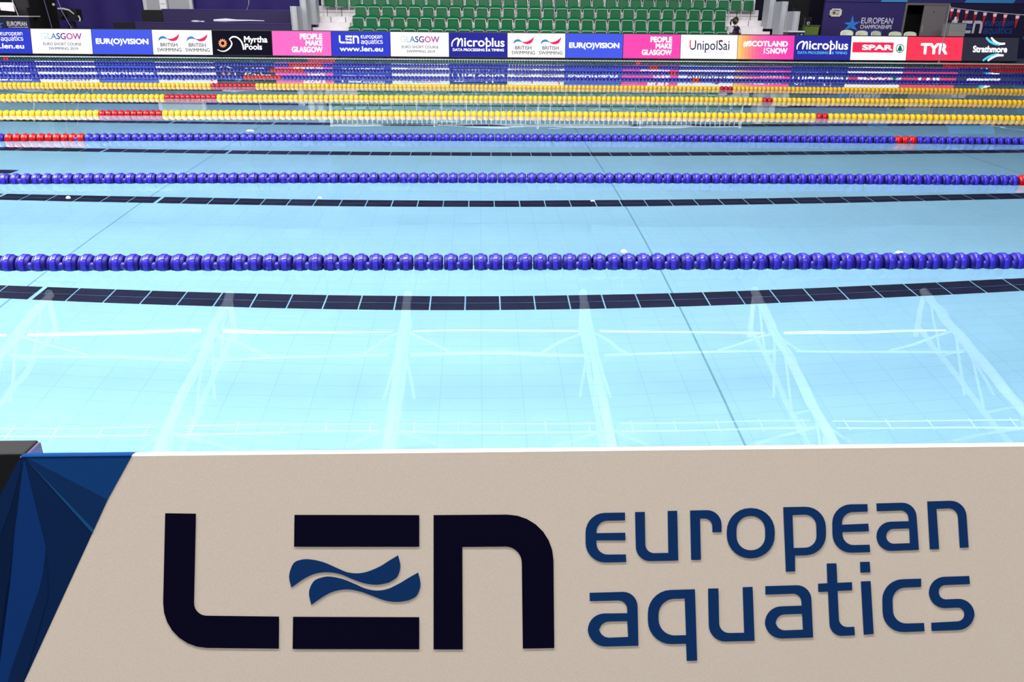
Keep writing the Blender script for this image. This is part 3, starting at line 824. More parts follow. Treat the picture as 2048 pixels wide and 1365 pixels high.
# guard panels stepping up both ends of the stand
def guard(name, x, ys, label):
    e = empty('guard_panel_fence', (x, ys[0], DECK), 0, label, 'guard rail', 'guard panels at the ends of the stand')
    inv = Matrix.Translation(e.location).inverted()
    for i, (y, zt, zb) in enumerate(ys):
        mb = MB(); mb.box(x - .1, y - .4, zb, x + .1, y + .38, zt)
        o = bevel(mb.build('panel', m_gpanel, e), .01, 1); o.matrix_parent_inverse = inv
        mb = MB(); mb.tube([(x - .11, y - .41, zb), (x - .11, y - .41, zt + .06)], .022, 6); mb.tube([(x + .11, y - .41, zb), (x + .11, y - .41, zt)], .022, 6)
        o = mb.build('post', m_sframe, e); o.matrix_parent_inverse = inv
    return e
def guards(sx, sg, label):
    e = empty('guard_panel_fence', (sx, 30.2, DECK), 0, label, 'guard rail', 'guard panels at the ends of the stand')
    inv = Matrix.Translation(e.location).inverted()
    for i, (dx, y, zt, zb) in enumerate(((0, 29.72, 1.62, DECK), (.18, 30.5, 1.95, .62), (.36, 31.3, 2.35, 1.02))):
        x = sx + sg * dx
        mb = MB(); mb.box(x - .085, y, zb, x + .085, y + .75, zt)
        o = bevel(mb.build('panel', m_gpanel, e), .012, 1); o.matrix_parent_inverse = inv
        mb = MB()
        for q in (-1, 1): mb.tube([(x + q * .095, y - .015, zb), (x + q * .095, y - .015, zt)], .014, 6)
        o = mb.build('edge_post', m_sframe, e); o.matrix_parent_inverse = inv
guards(-6.32, 1, 'light grey guard panels stepping up the left end of the stand')
guards(11.05, -1, 'light grey guard panels stepping up the right end of the stand')
# handrail at the right end, sloping
mb = MB(); mb.tube([(11.24, 31.6, 2.3), (11.24, 30.6, 1.75), (11.32, 29.6, 1.42)], .02, 8); mb.tube([(11.32, 29.6, 1.42), (11.32, 29.6, DECK)], .02, 8); mb.tube([(11.24, 30.6, 1.75), (11.24, 30.6, DECK)], .015, 6)
tag(mb.build('handrail', mat('dark_rail', (70, 68, 74), .4, metal=.6)), 'dark handrail sloping down beside the right end of the stand', 'handrail')
# white balustrade along the back of the stand, seen mirrored in the water
e = empty('balustrade', (2.35, 33.5, 1.29), 0, 'white barred balustrade along the back of the green seats', 'balustrade')
inv = Matrix.Translation(e.location).inverted()
mb = MB(); mb.box(SX0, 33.46, 2.72, SX1, 33.54, 2.80); mb.box(SX0, 33.47, 1.75, SX1, 33.53, 1.80); o = mb.build('rails', m_steel, e); o.matrix_parent_inverse = inv
BARM = MB(); BARM.box(-.02, -.012, .5, .02, .012, 1.45); BARM = BARM.mesh('baluster', [m_steel])
n = 84
for i in range(n): inst('bar', BARM, e, (SX0 + (SX1 - SX0) * (i + .5) / n - 2.35, 0, 0))
mb = MB()
for x in (SX0 + .05, -1.85, 2.35, 6.55, SX1 - .05): mb.box(x - .04, 33.45, 1.29, x + .04, 33.55, 2.85)
o = mb.build('posts', m_steel, e); o.matrix_parent_inverse = inv

# ------------------------------------------------------------------ left of the stand: drape, covered platform, doors, booth
mb = MB(); n = 60
xs = [-16.0 + i * (9.9 / n) for i in range(n + 1)]
vs = [(x, 33.4 + .05 * math.sin(x * 5.0), z) for z in (DECK, 4.6) for x in xs]
mb.add(vs, [(i, i + 1, n + 2 + i, n + 1 + i) for i in range(n)], 0, True); mb.add([(x, y + .03, z) for x, y, z in vs], [(i + 1, i, n + 1 + i, n + 2 + i) for i in range(n)], 0, True)
tag(mb.build('purple_drape', m_purple), 'tall purple drape behind the dark covered platforms on the left', 'drape')
def covered(name, x0, x1, y0, y1, z, label):
    e = empty(name, ((x0 + x1) / 2, (y0 + y1) / 2, DECK), 0, label, 'platform', 'purple covered platforms left of the stand')
    inv = Matrix.Translation(e.location).inverted()
    mb = MB(); mb.box(x0, y0, DECK, x1, y1, z - .03); o = mb.build('skirt', m_purple2, e); o.matrix_parent_inverse = inv
    mb = MB(); mb.box(x0 - .01, y0 - .02, z - .03, x1 + .01, y1, z); o = bevel(mb.build('top', mat('platform_top', (60, 46, 124), .5), e), .008, 1); o.matrix_parent_inverse = inv
    mb = MB(); mb.box(x0 - .75, y0 + .05, DECK, x0 - .03, y1 - .1, z - .04); o = mb.build('end_block', m_black, e); o.matrix_parent_inverse = inv
covered('covered_platform', -11.7, -6.45, 29.7, 30.5, 1.075, 'lower purple covered platform with a black block at its left end')
covered('covered_platform', -11.1, -6.45, 30.75, 31.7, 1.5, 'upper purple covered platform below the grey double door')
# things left lying on the platforms
mb = MB(); mb.ball((0, 0, .02), .1, 10, 6, 0, 1.6, .8, .35); mb.ball((.22, 0, .015), .06, 8, 5, 0, 1.5, .8, .4)
tag(mb.build('cloth_bundle', mat('white_cloth', (226, 226, 236), .8), None, (-9.7, 29.85, 1.092)), 'small white bundle lying on lower covered platform, left of the other one', 'bundle')
mb = MB(); mb.tube([(-.5, 0, .02), (-.1, .05, .03), (.3, .02, .025), (.7, 0, .03), (1.2, .05, .02)], [.035, .06, .03, .02, .012], 8)
tag(mb.build('folded_banner', mat('white_cloth', (226, 226, 236), .8), None, (-8.6, 29.9, 1.125)), 'long thin white roll lying on lower covered platform', 'roll')
mb = MB(); mb.tube([(0, 0, 0), (.06, 0, .12), (.16, 0, .32), (.2, 0, .6), (.2, 0, 1.2)], .012, 6)
tag(mb.build('hanging_cable', m_steel, None, (-8.62, 32.2, 1.36)), 'thin white cable hanging above the upper covered platform', 'cable')
# grey double door behind
e = empty('double_door', (-11.6, 33.3, DECK), 0, 'grey double door with a white notice above the upper covered platform', 'door')
inv = Matrix.Translation(e.location).inverted()
m_door = mat('grey_door', (172, 170, 176), .5)
mb = MB()
mb.box(-12.62, 33.1, DECK, -12.48, 33.26, 2.3); mb.box(-10.92, 33.1, DECK, -10.80, 33.26, 2.3); mb.box(-12.62, 33.1, 2.22, -10.8, 33.26, 2.34)
o = mb.build('door_frame', mat('door_frame_grey', (206, 206, 210), .5), e); o.matrix_parent_inverse = inv
for a, b in ((-12.48, -11.72), (-11.70, -10.92)):
    mb = MB(); mb.box(a, 33.14, DECK, b, 33.20, 2.22); l = mb.build('door_leaf', m_door, e); l.matrix_parent_inverse = inv
    mb = MB(); mb.tube([((b - .1) if a < -12 else (a + .1), 33.1, 1.0), ((b - .1) if a < -12 else (a + .1), 33.1, 1.3)], .015, 6); h = mb.build('handle', m_sframe, e); h.matrix_parent_inverse = inv
mb = MB(); mb.box(-12.02, 33.128, 1.50, -11.78, 33.138, 1.86); mb.box(-11.98, 33.124, 1.67, -11.82, 33.129, 1.69, 1); o = mb.build('notice', [mat('paper', (250, 248, 250), .7), mat('notice_red', (226, 120, 130), .7)], e); o.matrix_parent_inverse = inv
# dark recess on the far left, its darkness a black sheet; commentary booth, screen, poles
mb = MB(); mb.box(-19, 34.6, DECK, -14.6, 34.7, 5); tag(mb.build('recess_dark_sheet', m_black), 'black sheet added as the dark of the recess behind the booth at the far left', 'dark sheet')
e = empty('commentary_desk', (-15.8, 29.4, DECK), 0, 'dark desk with blue star emblem and white lettering at the far left', 'desk')
inv = Matrix.Translation(e.location).inverted()
m_bnavy = mat('desk_navy', (36, 30, 62), .6); m_star = mat('star_blue', (60, 150, 226), .6); m_star2 = mat('star_blue_deep', (36, 104, 190), .6); m_pwhite = mat('print_white', (236, 232, 244), .6)
mb = MB(); mb.box(-17.6, 29.2, DECK, -14.95, 29.25, 1.2); o = mb.build('front_panel', [m_bnavy], e); o.matrix_parent_inverse = inv
mb = MB()
fn = lambda u, v: (u, 29.196, v)
put_text(mb, 'EUROPEAN', (-15.68, 1.06, -15.04, .92), fn, 0, .02); put_text(mb, 'CHAMPIONSHIPS', (-15.66, .895, -15.02, .81), fn, 0, .03)
def star(mb, cx, cz, r, f, a, b):
    ang = [92, 20, -38, -142, 168]; ln = [1.0, 1.05, .95, 1.35, .9]
    tips = [(cx + r * l * math.cos(math.radians(t)), cz + r * l * math.sin(math.radians(t))) for t, l in zip(ang, ln)]
    val = []
    for i in range(5):
        t0, t1 = ang[i], ang[(i + 1) % 5]
        if t1 > t0: t1 -= 360
        m = (t0 + t1) / 2; val.append((cx + r * .33 * math.cos(math.radians(m)), cz + r * .33 * math.sin(math.radians(m))))
    for i in range(5):
        mb.add([f(cx, cz), f(*tips[i]), f(*val[i])], [(0, 1, 2)], a); mb.add([f(cx, cz), f(*val[i - 1]), f(*tips[i])], [(0, 1, 2)], b)
o = mb.build('printed_words', m_pwhite, e); o.matrix_parent_inverse = inv
mb = MB(); star(mb, -15.98, .95, .2, fn, 0, 1)
o = mb.build('star_emblem', [m_star, m_star2], e); o.matrix_parent_inverse = inv
mb = MB(); mb.box(-17.65, 29.15, 1.2, -14.9, 29.9, 1.235); o = mb.build('desk_top', mat('desk_top_pale', (216, 216, 222), .4), e); o.matrix_parent_inverse = inv
mb = MB(); mb.box(-17.55, 29.8, DECK, -17.45, 29.88, 1.2); mb.box(-15.08, 29.8, DECK, -14.98, 29.88, 1.2); o = mb.build('legs', m_black, e); o.matrix_parent_inverse = inv
e = empty('monitor', (-16.55, 31.4, DECK), 0, 'bright white screen glowing in the dark above the far left desk', 'monitor')
inv = Matrix.Translation(e.location).inverted()
mb = MB(); mb.box(-17.0, 31.4, 1.36, -16.45, 31.45, 1.70); o = mb.build('housing', m_black, e); o.matrix_parent_inverse = inv
mb = MB(); mb.add([(-16.98, 31.396, 1.40), (-16.5, 31.396, 1.36), (-16.5, 31.396, 1.66), (-16.98, 31.396, 1.66)], [(0, 1, 2, 3)]); o = mb.build('display', glow('display_white', (250, 240, 250), 1.1), e); o.matrix_parent_inverse = inv
mb = MB(); mb.tube([(-16.7, 31.45, DECK), (-16.7, 31.45, 1.4)], .03, 8); mb.box(-16.95, 31.25, DECK, -16.45, 31.65, DECK + .02); o = mb.build('stand', m_black, e); o.matrix_parent_inverse = inv
mb = MB(); mb.box(-17.0, 32.4, 1.5, -16.5, 32.5, 3.0); mb.box(-16.9, 32.4, DECK, -16.6, 32.5, 1.5)
tag(mb.build('grey_banner_post', mat('dim_grey', (70, 64, 70), .7)), 'dim grey upright board behind the glowing white screen', 'board')
def pole(p0, p1, r, m, label, cat='pole', nm='pole'):
    mb = MB(); mb.tube([p0, p1], r, 8); mb.tube([(p0[0], p0[1], p0[2]), (p0[0], p0[1], p0[2] + .02)], r * 4, 10)
    return tag(mb.build(nm, m), label, cat)
m_palep = mat('pale_pole', (206, 196, 200), .4)
pole((-15.6, 30.3, DECK), (-16.05, 30.3, 2.3), .018, m_palep, 'thin pale pole leaning behind the far left desk', 'pole', 'leaning_pole')
pole((-14.75, 30.4, DECK), (-15.0, 30.4, 2.6), .014, mat('dim_violet_metal', (110, 100, 150), .4, metal=.4), 'thin violet pole between the far left desk and the drape', 'pole', 'thin_pole')
mb = MB(); mb.tube([(-13.75, 29.9, DECK), (-13.95, 29.9, .9), (-14.15, 29.9, 1.4), (-14.35, 29.9, 2.4)], .01, 6)
tag(mb.build('hanging_cable', mat('violet_cable', (150, 140, 210), .5)), 'thin pale violet cable hanging in front of the purple drape', 'cable')
# camera on a pedestal beside the desk
e = empty('television_camera', (-14.35, 30.9, DECK), 0, 'black television camera on a pedestal with curved pale handle, left of the drape', 'camera')
mb = MB(); mb.lathe_z([(0, .0), (0, .42), (.08, .42), (.14, .2), (.6, .16), (1.0, .12), (1.02, 0)], 20); o = mb.build('pedestal', mat('pedestal_dark', (24, 20, 44), .4), e)
mb = MB(); mb.box(-.32, -.2, 1.05, .3, .25, 1.42); o = bevel(mb.build('camera_body', m_black, e), .03, 2)
mb = MB(); mb.tube([(-.1, -.2, 1.25), (-.1, -.5, 1.25)], .1, 16); o = mb.build('lens', m_black, e)
mb = MB(); mb.tube([(-.28, -.24, 1.42), (-.1, -.26, 1.42), (.1, -.26, 1.38), (.25, -.26, 1.25)], [.03, .035, .03, .02], 8); o = mb.build('handle', m_palep, e)
mb = MB(); mb.tube([(.36, -.2, 1.2), (.4, -.2, 1.1), (.37, -.2, 1.02)], .03, 8); mb.ball((-.42, -.2, 1.55), .05, 10, 6); o = mb.build('grips', m_palep, e)
# ------------------------------------------------------------------ right of the stand
m_wallp = mat('purple_wall', (52, 38, 106), .75, noise=.2, nscale=1.5)
m_walln = mat('navy_wall', (29, 23, 66), .75, noise=.2, nscale=1.5)
YW = 31.5
ZW = 1.97
def wall_panel(x0, x1, m, label):
    e = empty('partition_wall', ((x0 + x1) / 2, YW + .05, DECK), 0, label, 'wall panel')
    inv = Matrix.Translation(e.location).inverted()
    mb = MB(); mb.box(x0, YW, DECK, x1, YW + .1, ZW); o = mb.build('panel', m, e); o.matrix_parent_inverse = inv
    return e, inv
e, inv = wall_panel(12.72, 15.74, m_wallp, 'purple wall with blue star and white lettering, left of the open doorway')
fw = lambda u, v: (u, YW - .004, v)
mb = MB()
star(mb, 13.83, 1.19, .34, fw, 1, 2)
o = mb.build('star_emblem', [m_pwhite, mat('star_wall', (56, 150, 240), .6), mat('star_wall_deep', (40, 126, 222), .6)], e); o.matrix_parent_inverse = inv
mb = MB()
put_text(mb, 'EUROPEAN', (14.17, 1.445, 15.37, 1.235), fw, 0, .012); put_text(mb, 'CHAMPIONSHIPS', (14.16, 1.20, 15.36, 1.055), fw, 0, .018); put_text(mb, 'AQUATICS', (14.17, 1.02, 15.02, .90), fw, 1, .012)
o = mb.build('printed_words', [m_pwhite, mat('aquatics_blue', (54, 96, 210), .6)], e); o.matrix_parent_inverse = inv; o['kind'] = 'thing'
e, inv = wall_panel(17.42, 22.5, m_walln, 'navy wall with white and blue logo behind the red flags')
mb = MB()
put_len(mb, (16.98 + .62, 1.38, 18.82, .93), fw, 0, 1); put_euro(mb, (18.88, 1.37, 20.0, .86), fw, 1)
o = mb.build('printed_logo', [mat('print_white_dim', (226, 220, 232), .6), mat('print_mid_blue', (40, 92, 186), .6)], e); o.matrix_parent_inverse = inv
mb = MB()
mb.poly([[(20.45, .75), (20.75, .75), (22.4, 1.35), (22.4, 1.75), (20.65, 1.35)]], fw, 0); mb.poly([[(20.75, 1.48), (22.4, 1.9), (22.4, 2.0), (20.95, 1.95)]], fw, 0)
o = mb.build('printed_facets', mat('facet_blue_wall', (44, 112, 168), .6), e); o.matrix_parent_inverse = inv
# banner along the top of both walls
e = empty('wall_banner', (17.6, YW - .05, ZW), 0, 'navy banner with light blue shapes running above the doorway on the right', 'banner')
inv = Matrix.Translation(e.location).inverted()
mb = MB(); mb.box(12.72, YW - .06, ZW + .005, 22.5, YW + .1, ZW + 1.1); o = mb.build('cloth', mat('banner_navy', (48, 44, 112), .7), e); o.matrix_parent_inverse = inv
fb = lambda u, v: (u, YW - .066, v)
mb = MB()
mb.poly([[(14.75, 1.985), (15.75, 1.985), (15.85, 2.5), (15.1, 2.5)]], fb, 0); mb.poly([[(17.9, 1.985), (19.75, 1.985), (20.2, 2.7), (18.35, 2.7)]], fb, 0)
o = mb.build('printed_facets', mat('banner_blue', (70, 150, 216), .6), e); o.matrix_parent_inverse = inv
# doorway
e = empty('open_doorway', (16.57, YW, DECK), 0, 'doorway in grey frame, left leaf open to the dark, right leaf grey and shut', 'door')
inv = Matrix.Translation(e.location).inverted()
m_fr = mat('frame_grey_brown', (124, 116, 118), .5)
mb = MB(); mb.box(15.745, YW - .03, DECK, 15.815, YW + .12, 1.89); mb.box(17.335, YW - .03, DECK, 17.415, YW + .12, 1.89); mb.box(15.745, YW - .03, 1.89, 17.415, YW + .12, 1.965)
o = mb.build('door_frame', m_fr, e); o.matrix_parent_inverse = inv
mb = MB(); mb.box(16.47, YW + .0, DECK, 17.33, YW + .05, 1.885); l = bevel(mb.build('door_leaf', mat('door_grey_right', (134, 124, 128), .5), e), .005, 1); l.matrix_parent_inverse = inv
mb = MB(); mb.lathe_z([(0, 0), (0, .035), (.006, .035), (.006, 0)], 12); h = mb.build('sign_disc', mat('door_disc', (92, 88, 140), .5), l); h.location = (16.85, YW - .001, 1.66); h.rotation_euler = (PI / 2, 0, 0); h.matrix_parent_inverse = Matrix()
mb = MB(); mb.tube([(16.53, YW - .03, .95), (16.53, YW - .03, 1.2)], .012, 6); h = mb.build('handle', m_sframe, l)
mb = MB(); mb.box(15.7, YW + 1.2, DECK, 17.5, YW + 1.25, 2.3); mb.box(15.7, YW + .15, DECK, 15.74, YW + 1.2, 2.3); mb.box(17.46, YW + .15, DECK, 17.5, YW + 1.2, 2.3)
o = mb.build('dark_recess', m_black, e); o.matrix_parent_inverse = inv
# framed sign on the purple wall
e = empty('framed_picture', (13.0, YW - .03, 1.6), 0, 'small white framed sign with brown spot, hung on purple wall above the star', 'sign')
a, b = at(1661.5, 16.5, YW - .05), at(1682, 33, YW - .05)
e.location = ((a.x + b.x) / 2, YW - .03, (a.z + b.z) / 2)
w, h_ = (b.x - a.x) / 2, (a.z - b.z) / 2
mb = MB()
for x0, z0, x1, z1 in ((-w, h_ - .04, w, h_), (-w, -h_, w, -h_ + .04), (-w, -h_, -w + .04, h_), (w - .04, -h_, w, h_)): mb.box(x0, -.03, z0, x1, .025, z1)
mb.build('frame', mat('sign_frame', (236, 234, 226), .5), e)
mb = MB(); mb.box(-w + .02, -.005, -h_ + .02, w - .02, .02, h_ - .02, 0)
mb.poly([[(-.06 + .055 * math.cos(t * PI / 8), -.01 + .055 * math.sin(t * PI / 8)) for t in range(16)]], lambda u, v: (u, -.007, v), 1)
mb.poly([[(-.1, .08), (.12, .045), (.13, .07), (-.1, .1)]], lambda u, v: (u, -.007, v), 2); mb.poly([[(.02, -.06), (.1, -.06), (.1, -.03), (.02, -.04)]], lambda u, v: (u, -.007, v), 2)
mb.build('picture', [mat('sign_paper', (206, 200, 190), .6), mat('sign_brown', (128, 70, 44), .6), mat('sign_grey', (84, 84, 90), .6)], e)
# dark gap between stand and wall with equipment; a black sheet makes its darkness
mb = MB(); mb.box(11.3, 33.0, DECK, 12.72, 33.05, 3); tag(mb.build('gap_dark_sheet', m_black), 'black sheet added as the dark of the gap between the stand and the purple wall', 'curtain')
e = empty('equipment_case', (11.55, 29.5, DECK), 0, 'navy case with white lid and white marks beside the right end of the stand', 'case')
a, b = at(1574, 59, 29.3), at(1605, 70, 29.3)
e.location = ((a.x + b.x) / 2, 29.4, DECK); w = (b.x - a.x) / 2; zt = a.z - DECK
mb = MB(); mb.box(-w, -.25, 0, w, .25, zt - .05); o = bevel(mb.build('body', mat('case_navy', (26, 24, 70), .5), e), .01, 1)
mb = MB(); mb.box(-w - .01, -.26, zt - .05, w + .01, .26, zt); o = bevel(mb.build('lid', mat('case_lid', (240, 236, 246), .5), e), .01, 1)
mb = MB(); fc = lambda u, v: (u, -.254, v)
mb.poly([[(-.14 + .06 * math.cos(t * PI / 6), zt - .17 + .045 * math.sin(t * PI / 6)) for t in range(12)]], fc, 0); mb.poly([[(.02, zt - .22), (.05, zt - .22), (.07, zt - .12), (.04, zt - .12)]], fc, 0)
mb.poly([[(.08, zt - .22), (.15, zt - .2), (.22, zt - .1), (.17, zt - .1), (.12, zt - .18)]], fc, 0)
mb.build('printed_marks', mat('case_print', (236, 232, 246), .6), e)
e = empty('green_bin', (11.9, 30.2, DECK), 0, 'dull green bin in the dark gap behind the navy case', 'bin')
a, b = at(1606, 51, 30.2), at(1637, 71, 30.2); e.location = ((a.x + b.x) / 2, 30.45, DECK); w = (b.x - a.x) / 2; zt = a.z - DECK
mb = MB()
mb.add([(-w * .85, -.2, 0), (w * .85, -.2, 0), (w * .85, .2, 0), (-w * .85, .2, 0), (-w, -.24, zt), (w, -.24, zt), (w, .24, zt), (-w, .24, zt)], [(0, 3, 2, 1), (0, 1, 5, 4), (1, 2, 6, 5), (2, 3, 7, 6), (3, 0, 4, 7), (4, 5, 6, 7)])
bevel(mb.build('body', mat('bin_green', (98, 122, 44), .6), e), .02, 2)
mb = MB(); mb.box(-w - .02, -.26, zt, w + .02, .26, zt + .05); bevel(mb.build('rim', mat('bin_rim', (70, 84, 40), .6), e), .012, 2)
e = empty('office_chair', (11.75, 31.2, DECK), 0, 'black chair with round white badge in the dark gap beside the stand', 'chair')
a = at(1617, 45, 31.2); e.location = (a.x - .15, 31.3, DECK); zc = a.z - DECK
mb = MB(); mb.box(-.32, -.06, zc - .22, .3, .04, zc + .22); bevel(mb.build('backrest', m_black, e), .04, 3)
mb = MB(); mb.box(-.3, -.6, .42, .28, -.06, .52); bevel(mb.build('seat', m_black, e), .03, 2)
mb = MB(); mb.tube([(0, -.3, .42), (0, -.3, .08)], .035, 8); mb.tube([(0, 0, zc - .2), (0, -.1, .45)], .025, 8); mb.build('column', m_black, e)
for t in range(5):
    mb = MB(); mb.tube([(0, -.3, .1), (.28 * math.cos(t * 1.2566), -.3 + .28 * math.sin(t * 1.2566), .03)], .025, 6); mb.build('foot', m_black, e)
mb = MB(); mb.lathe_z([(0, .03), (0, .055), (.008, .055), (.008, .03)], 16, 0, (0, 0, 0)); o = mb.build('badge', m_pwhite, e); o.location = (.15, -.068, zc); o.rotation_euler = (PI / 2, 0, 0)
mb = MB(); mb.box(-.2, -.075, zc - .16, .25, -.06, zc - .11); mb.build('grey_strip', mat('strip_grey', (84, 84, 90), .5), e)
# white plastic chairs behind the screens
m_cream = mat('cream_plastic', (236, 240, 212), .35)
m_slot = mat('chair_slot_dark', (20, 18, 24), .8)
def chair_meshes():
    M = {}
    mb = MB(); nu, nv = 10, 7
    def p(u, v, o):
        wd = .20 + .028 * math.sin(v * 2.2); x = (u - .5) * 2 * wd; c = 1 - (2 * u - 1) ** 2
        return (x, .16 + .06 * v - .05 * (1 - c) * (1 - .3 * v) + o, .47 + v * (.40 + .07 * math.sqrt(max(c, 0)) * v))
    vs = [p(i / nu, j / nv, 0) for j in range(nv + 1) for i in range(nu + 1)]; q = len(vs); vs += [p(i / nu, j / nv, .02) for j in range(nv + 1) for i in range(nu + 1)]
    fs = []; Wd = nu + 1
    for j in range(nv):
        for i in range(nu):
            a = j * Wd + i; fs.append((a, a + 1, a + Wd + 1, a + Wd)); fs.append((q + a, q + a + Wd, q + a + Wd + 1, q + a + 1))
    for i in range(nu): fs.append((i + 1, i, q + i, q + i + 1)); a = nv * Wd + i; fs.append((a, a + 1, q + a + 1, q + a))
    for j in range(nv): a = j * Wd; fs.append((a, a + Wd, q + a + Wd, q + a)); a += nu; fs.append((a + Wd, a, q + a, q + a + Wd))
    mb.add(vs, fs, 0, True); M['backrest'] = mb.mesh('chair_backrest', [m_cream])
    mb = MB(); mb.poly([rounded([(-.055, .865, .012), (.055, .865, .012), (.055, .893, .012), (-.055, .893, .012)], 4)], lambda u, v: (u, .212 + (v - .86) * .12, v), 0); M['handle_slot'] = mb.mesh('chair_slot', [m_slot])
    mb = MB(); mb.box(-.21, -.24, .44, .21, .18, .475); M['seat'] = mb.mesh('chair_seat', [m_cream])
    for i, (x, y) in enumerate(((-.18, -.2), (.18, -.2), (.18, .16), (-.18, .16))):
        mb = MB(); mb.tube([(x, y, .445), (x * 1.12, y * 1.15, 0)], [.024, .016], 8); M['leg%d' % i] = mb.mesh('chair_leg', [m_cream])
    return M
CM = chair_meshes()
CH = [(1697, 60, 0, 'leftmost of the white plastic chairs behind the screens, below the star emblem'), (1728, 62, .1, 'white plastic chair, second from the left, behind the screens'), (1759, 63.5, .35, 'turned white plastic chair in the middle of the five, without a handle slot'),
      (1794, 65.5, 0, 'white plastic chair, second from the right, just left of the doorway'), (1824, 66.5, 0, 'rightmost of the white plastic chairs, in front of the open doorway')]
for i, (px, py, rz, lb) in enumerate(CH):
    p = at(px, py, 28.95)
    e = empty('plastic_chair', (p.x, 28.85, DECK), rz, lb, 'chair', 'white plastic chairs behind the screens')
    e.scale = (1.0, 1.0, (p.z - DECK) / .94)
    for nm in ('backrest', 'seat', 'handle_slot', 'leg0', 'leg1', 'leg2', 'leg3'):
        if nm == 'handle_slot' and i == 2: continue
        inst('leg' if nm.startswith('leg') else nm, CM[nm], e)
# grey cabinet with a white jug
a, b = at(1902, 51, 30), at(1929, 78, 30)
e = empty('cabinet', ((a.x + b.x) / 2, 30.25, DECK), 0, 'light grey cabinet in front of the navy wall, under the red flags', 'cabinet'); w = (b.x - a.x) / 2; zt = a.z - DECK
mb = MB(); mb.box(-w, -.25, .06, w, .25, zt - .03); bevel(mb.build('body', mat('cabinet_grey', (168, 164, 164), .5), e), .012, 2)
mb = MB(); mb.box(-w - .015, -.265, zt - .03, w + .015, .265, zt); bevel(mb.build('top', mat('cabinet_top', (150, 146, 150), .5), e), .006, 1)
mb = MB(); mb.box(-w + .03, -.262, .5, w - .03, -.25, zt - .3); mb.build('door', mat('cabinet_door', (176, 172, 172), .5), e)
mb = MB(); mb.box(-w + .03, -.258, zt - .42, w - .03, -.25, zt - .40); mb.build('shelf_edge', mat('cabinet_edge', (210, 208, 208), .5), e)
mb = MB(); mb.box(-w + .02, -.2, 0, w - .02, .2, .06); mb.build('plinth', m_black, e)
p = at(1911, 51, 30.2)
mb = MB(); mb.lathe_z([(0, 0), (0, .07), (.1, .085), (.16, .06), (.2, .065), (.2, 0)], 14); tag(mb.build('white_jug', mat('jug_white', (236, 232, 236), .4), None, (p.x, 30.2, DECK + zt)), 'small white jug standing on the grey cabinet', 'jug')
# pole and the string of flags
XP = 15.36
mb = MB(); mb.tube([(XP, 27.76, DECK + .005), (XP, 27.76, 1.80)], .016, 8); mb.lathe_z([(0, 0), (0, .05), (.02, .05), (.03, .018)], 12, 0, (XP, 27.76, DECK + .005)); mb.ball((XP, 27.76, 1.80), .03, 10, 6)
tag(mb.build('flag_pole', mat('pole_grey', (170, 164, 176), .35, metal=.3)), 'thin grey pole in front of the red screen, holding the flag string', 'pole')
e = empty('flag_string', (XP, 23.5, 1.55), 0, 'white string sagging from the grey pole towards the right edge', 'string')
inv = Matrix.Translation(e.location).inverted()
zs = lambda y: 1.45 + .32 * ((y - 19.5) / 8.26) ** 2
mb = MB(); mb.tube([(XP, y, zs(y)) for y in [27.73 - i * .69 for i in range(9)]], .008, 6)
o = mb.build('cord', mat('white_cord', (240, 236, 240), .6), e); o.matrix_parent_inverse = inv
m_fred = mat('flag_red', (190, 18, 18), .6); m_fwh = mat('flag_white', (236, 214, 214), .6)
mb = MB()
fl = lambda u, v: (u, 0, v)
mb.add([(-.062, -.004, -.03), (.062, -.004, -.03), (.05, -.004, -.12), (-.05, -.004, -.12), (-.062, .004, -.03), (.062, .004, -.03), (.05, .004, -.12), (-.05, .004, -.12)], [(0, 3, 2, 1), (4, 5, 6, 7), (0, 1, 5, 4), (1, 2, 6, 5), (3, 0, 4, 7)], 0)
BAND = mb
mb = MB(); mb.add([(-.068, -.004, -.012), (.068, -.004, -.012), (.062, -.004, -.03), (-.062, -.004, -.03), (-.05, -.004, -.12), (.05, -.004, -.12), (.006, -.004, -.40), (-.006, -.004, -.40)] , [(0, 3, 2, 1), (4, 7, 6, 5)], 0)
n = len(mb.v); mb.add([(x, -y, z) for x, y, z in mb.v], [(0, 1, 2, 3), (4, 5, 6, 7)], 0)
mb.add(mb.v[:n] + mb.v[n:2 * n], [(0, 1, 9, 8), (1, 2, 10, 9), (3, 0, 8, 11), (5, 6, 14, 13), (6, 7, 15, 14), (7, 4, 12, 15)], 0)
FLAG = mb.mesh('flag_cloth', [m_fred]); BANDM = BAND.mesh('flag_band', [m_fwh])
ys = [27.6, 27.2, 26.72, 26.22, 25.72, 25.2, 24.68, 24.1]
wd = ['first', 'second', 'third', 'fourth', 'fifth', 'sixth', 'seventh', 'eighth', 'ninth', 'tenth', 'eleventh', 'twelfth']
for i, y in enumerate(ys):
    f = empty('pennant', (XP, y, zs(y)), random.uniform(-.3, .1), 'red pennant with white top band, %s from the pole on the flag string' % wd[i], 'flag', 'red pennants on the flag string')
    f.scale = (.85, 1, .92)
    inst('cloth', FLAG, f); inst('band', BANDM, f)

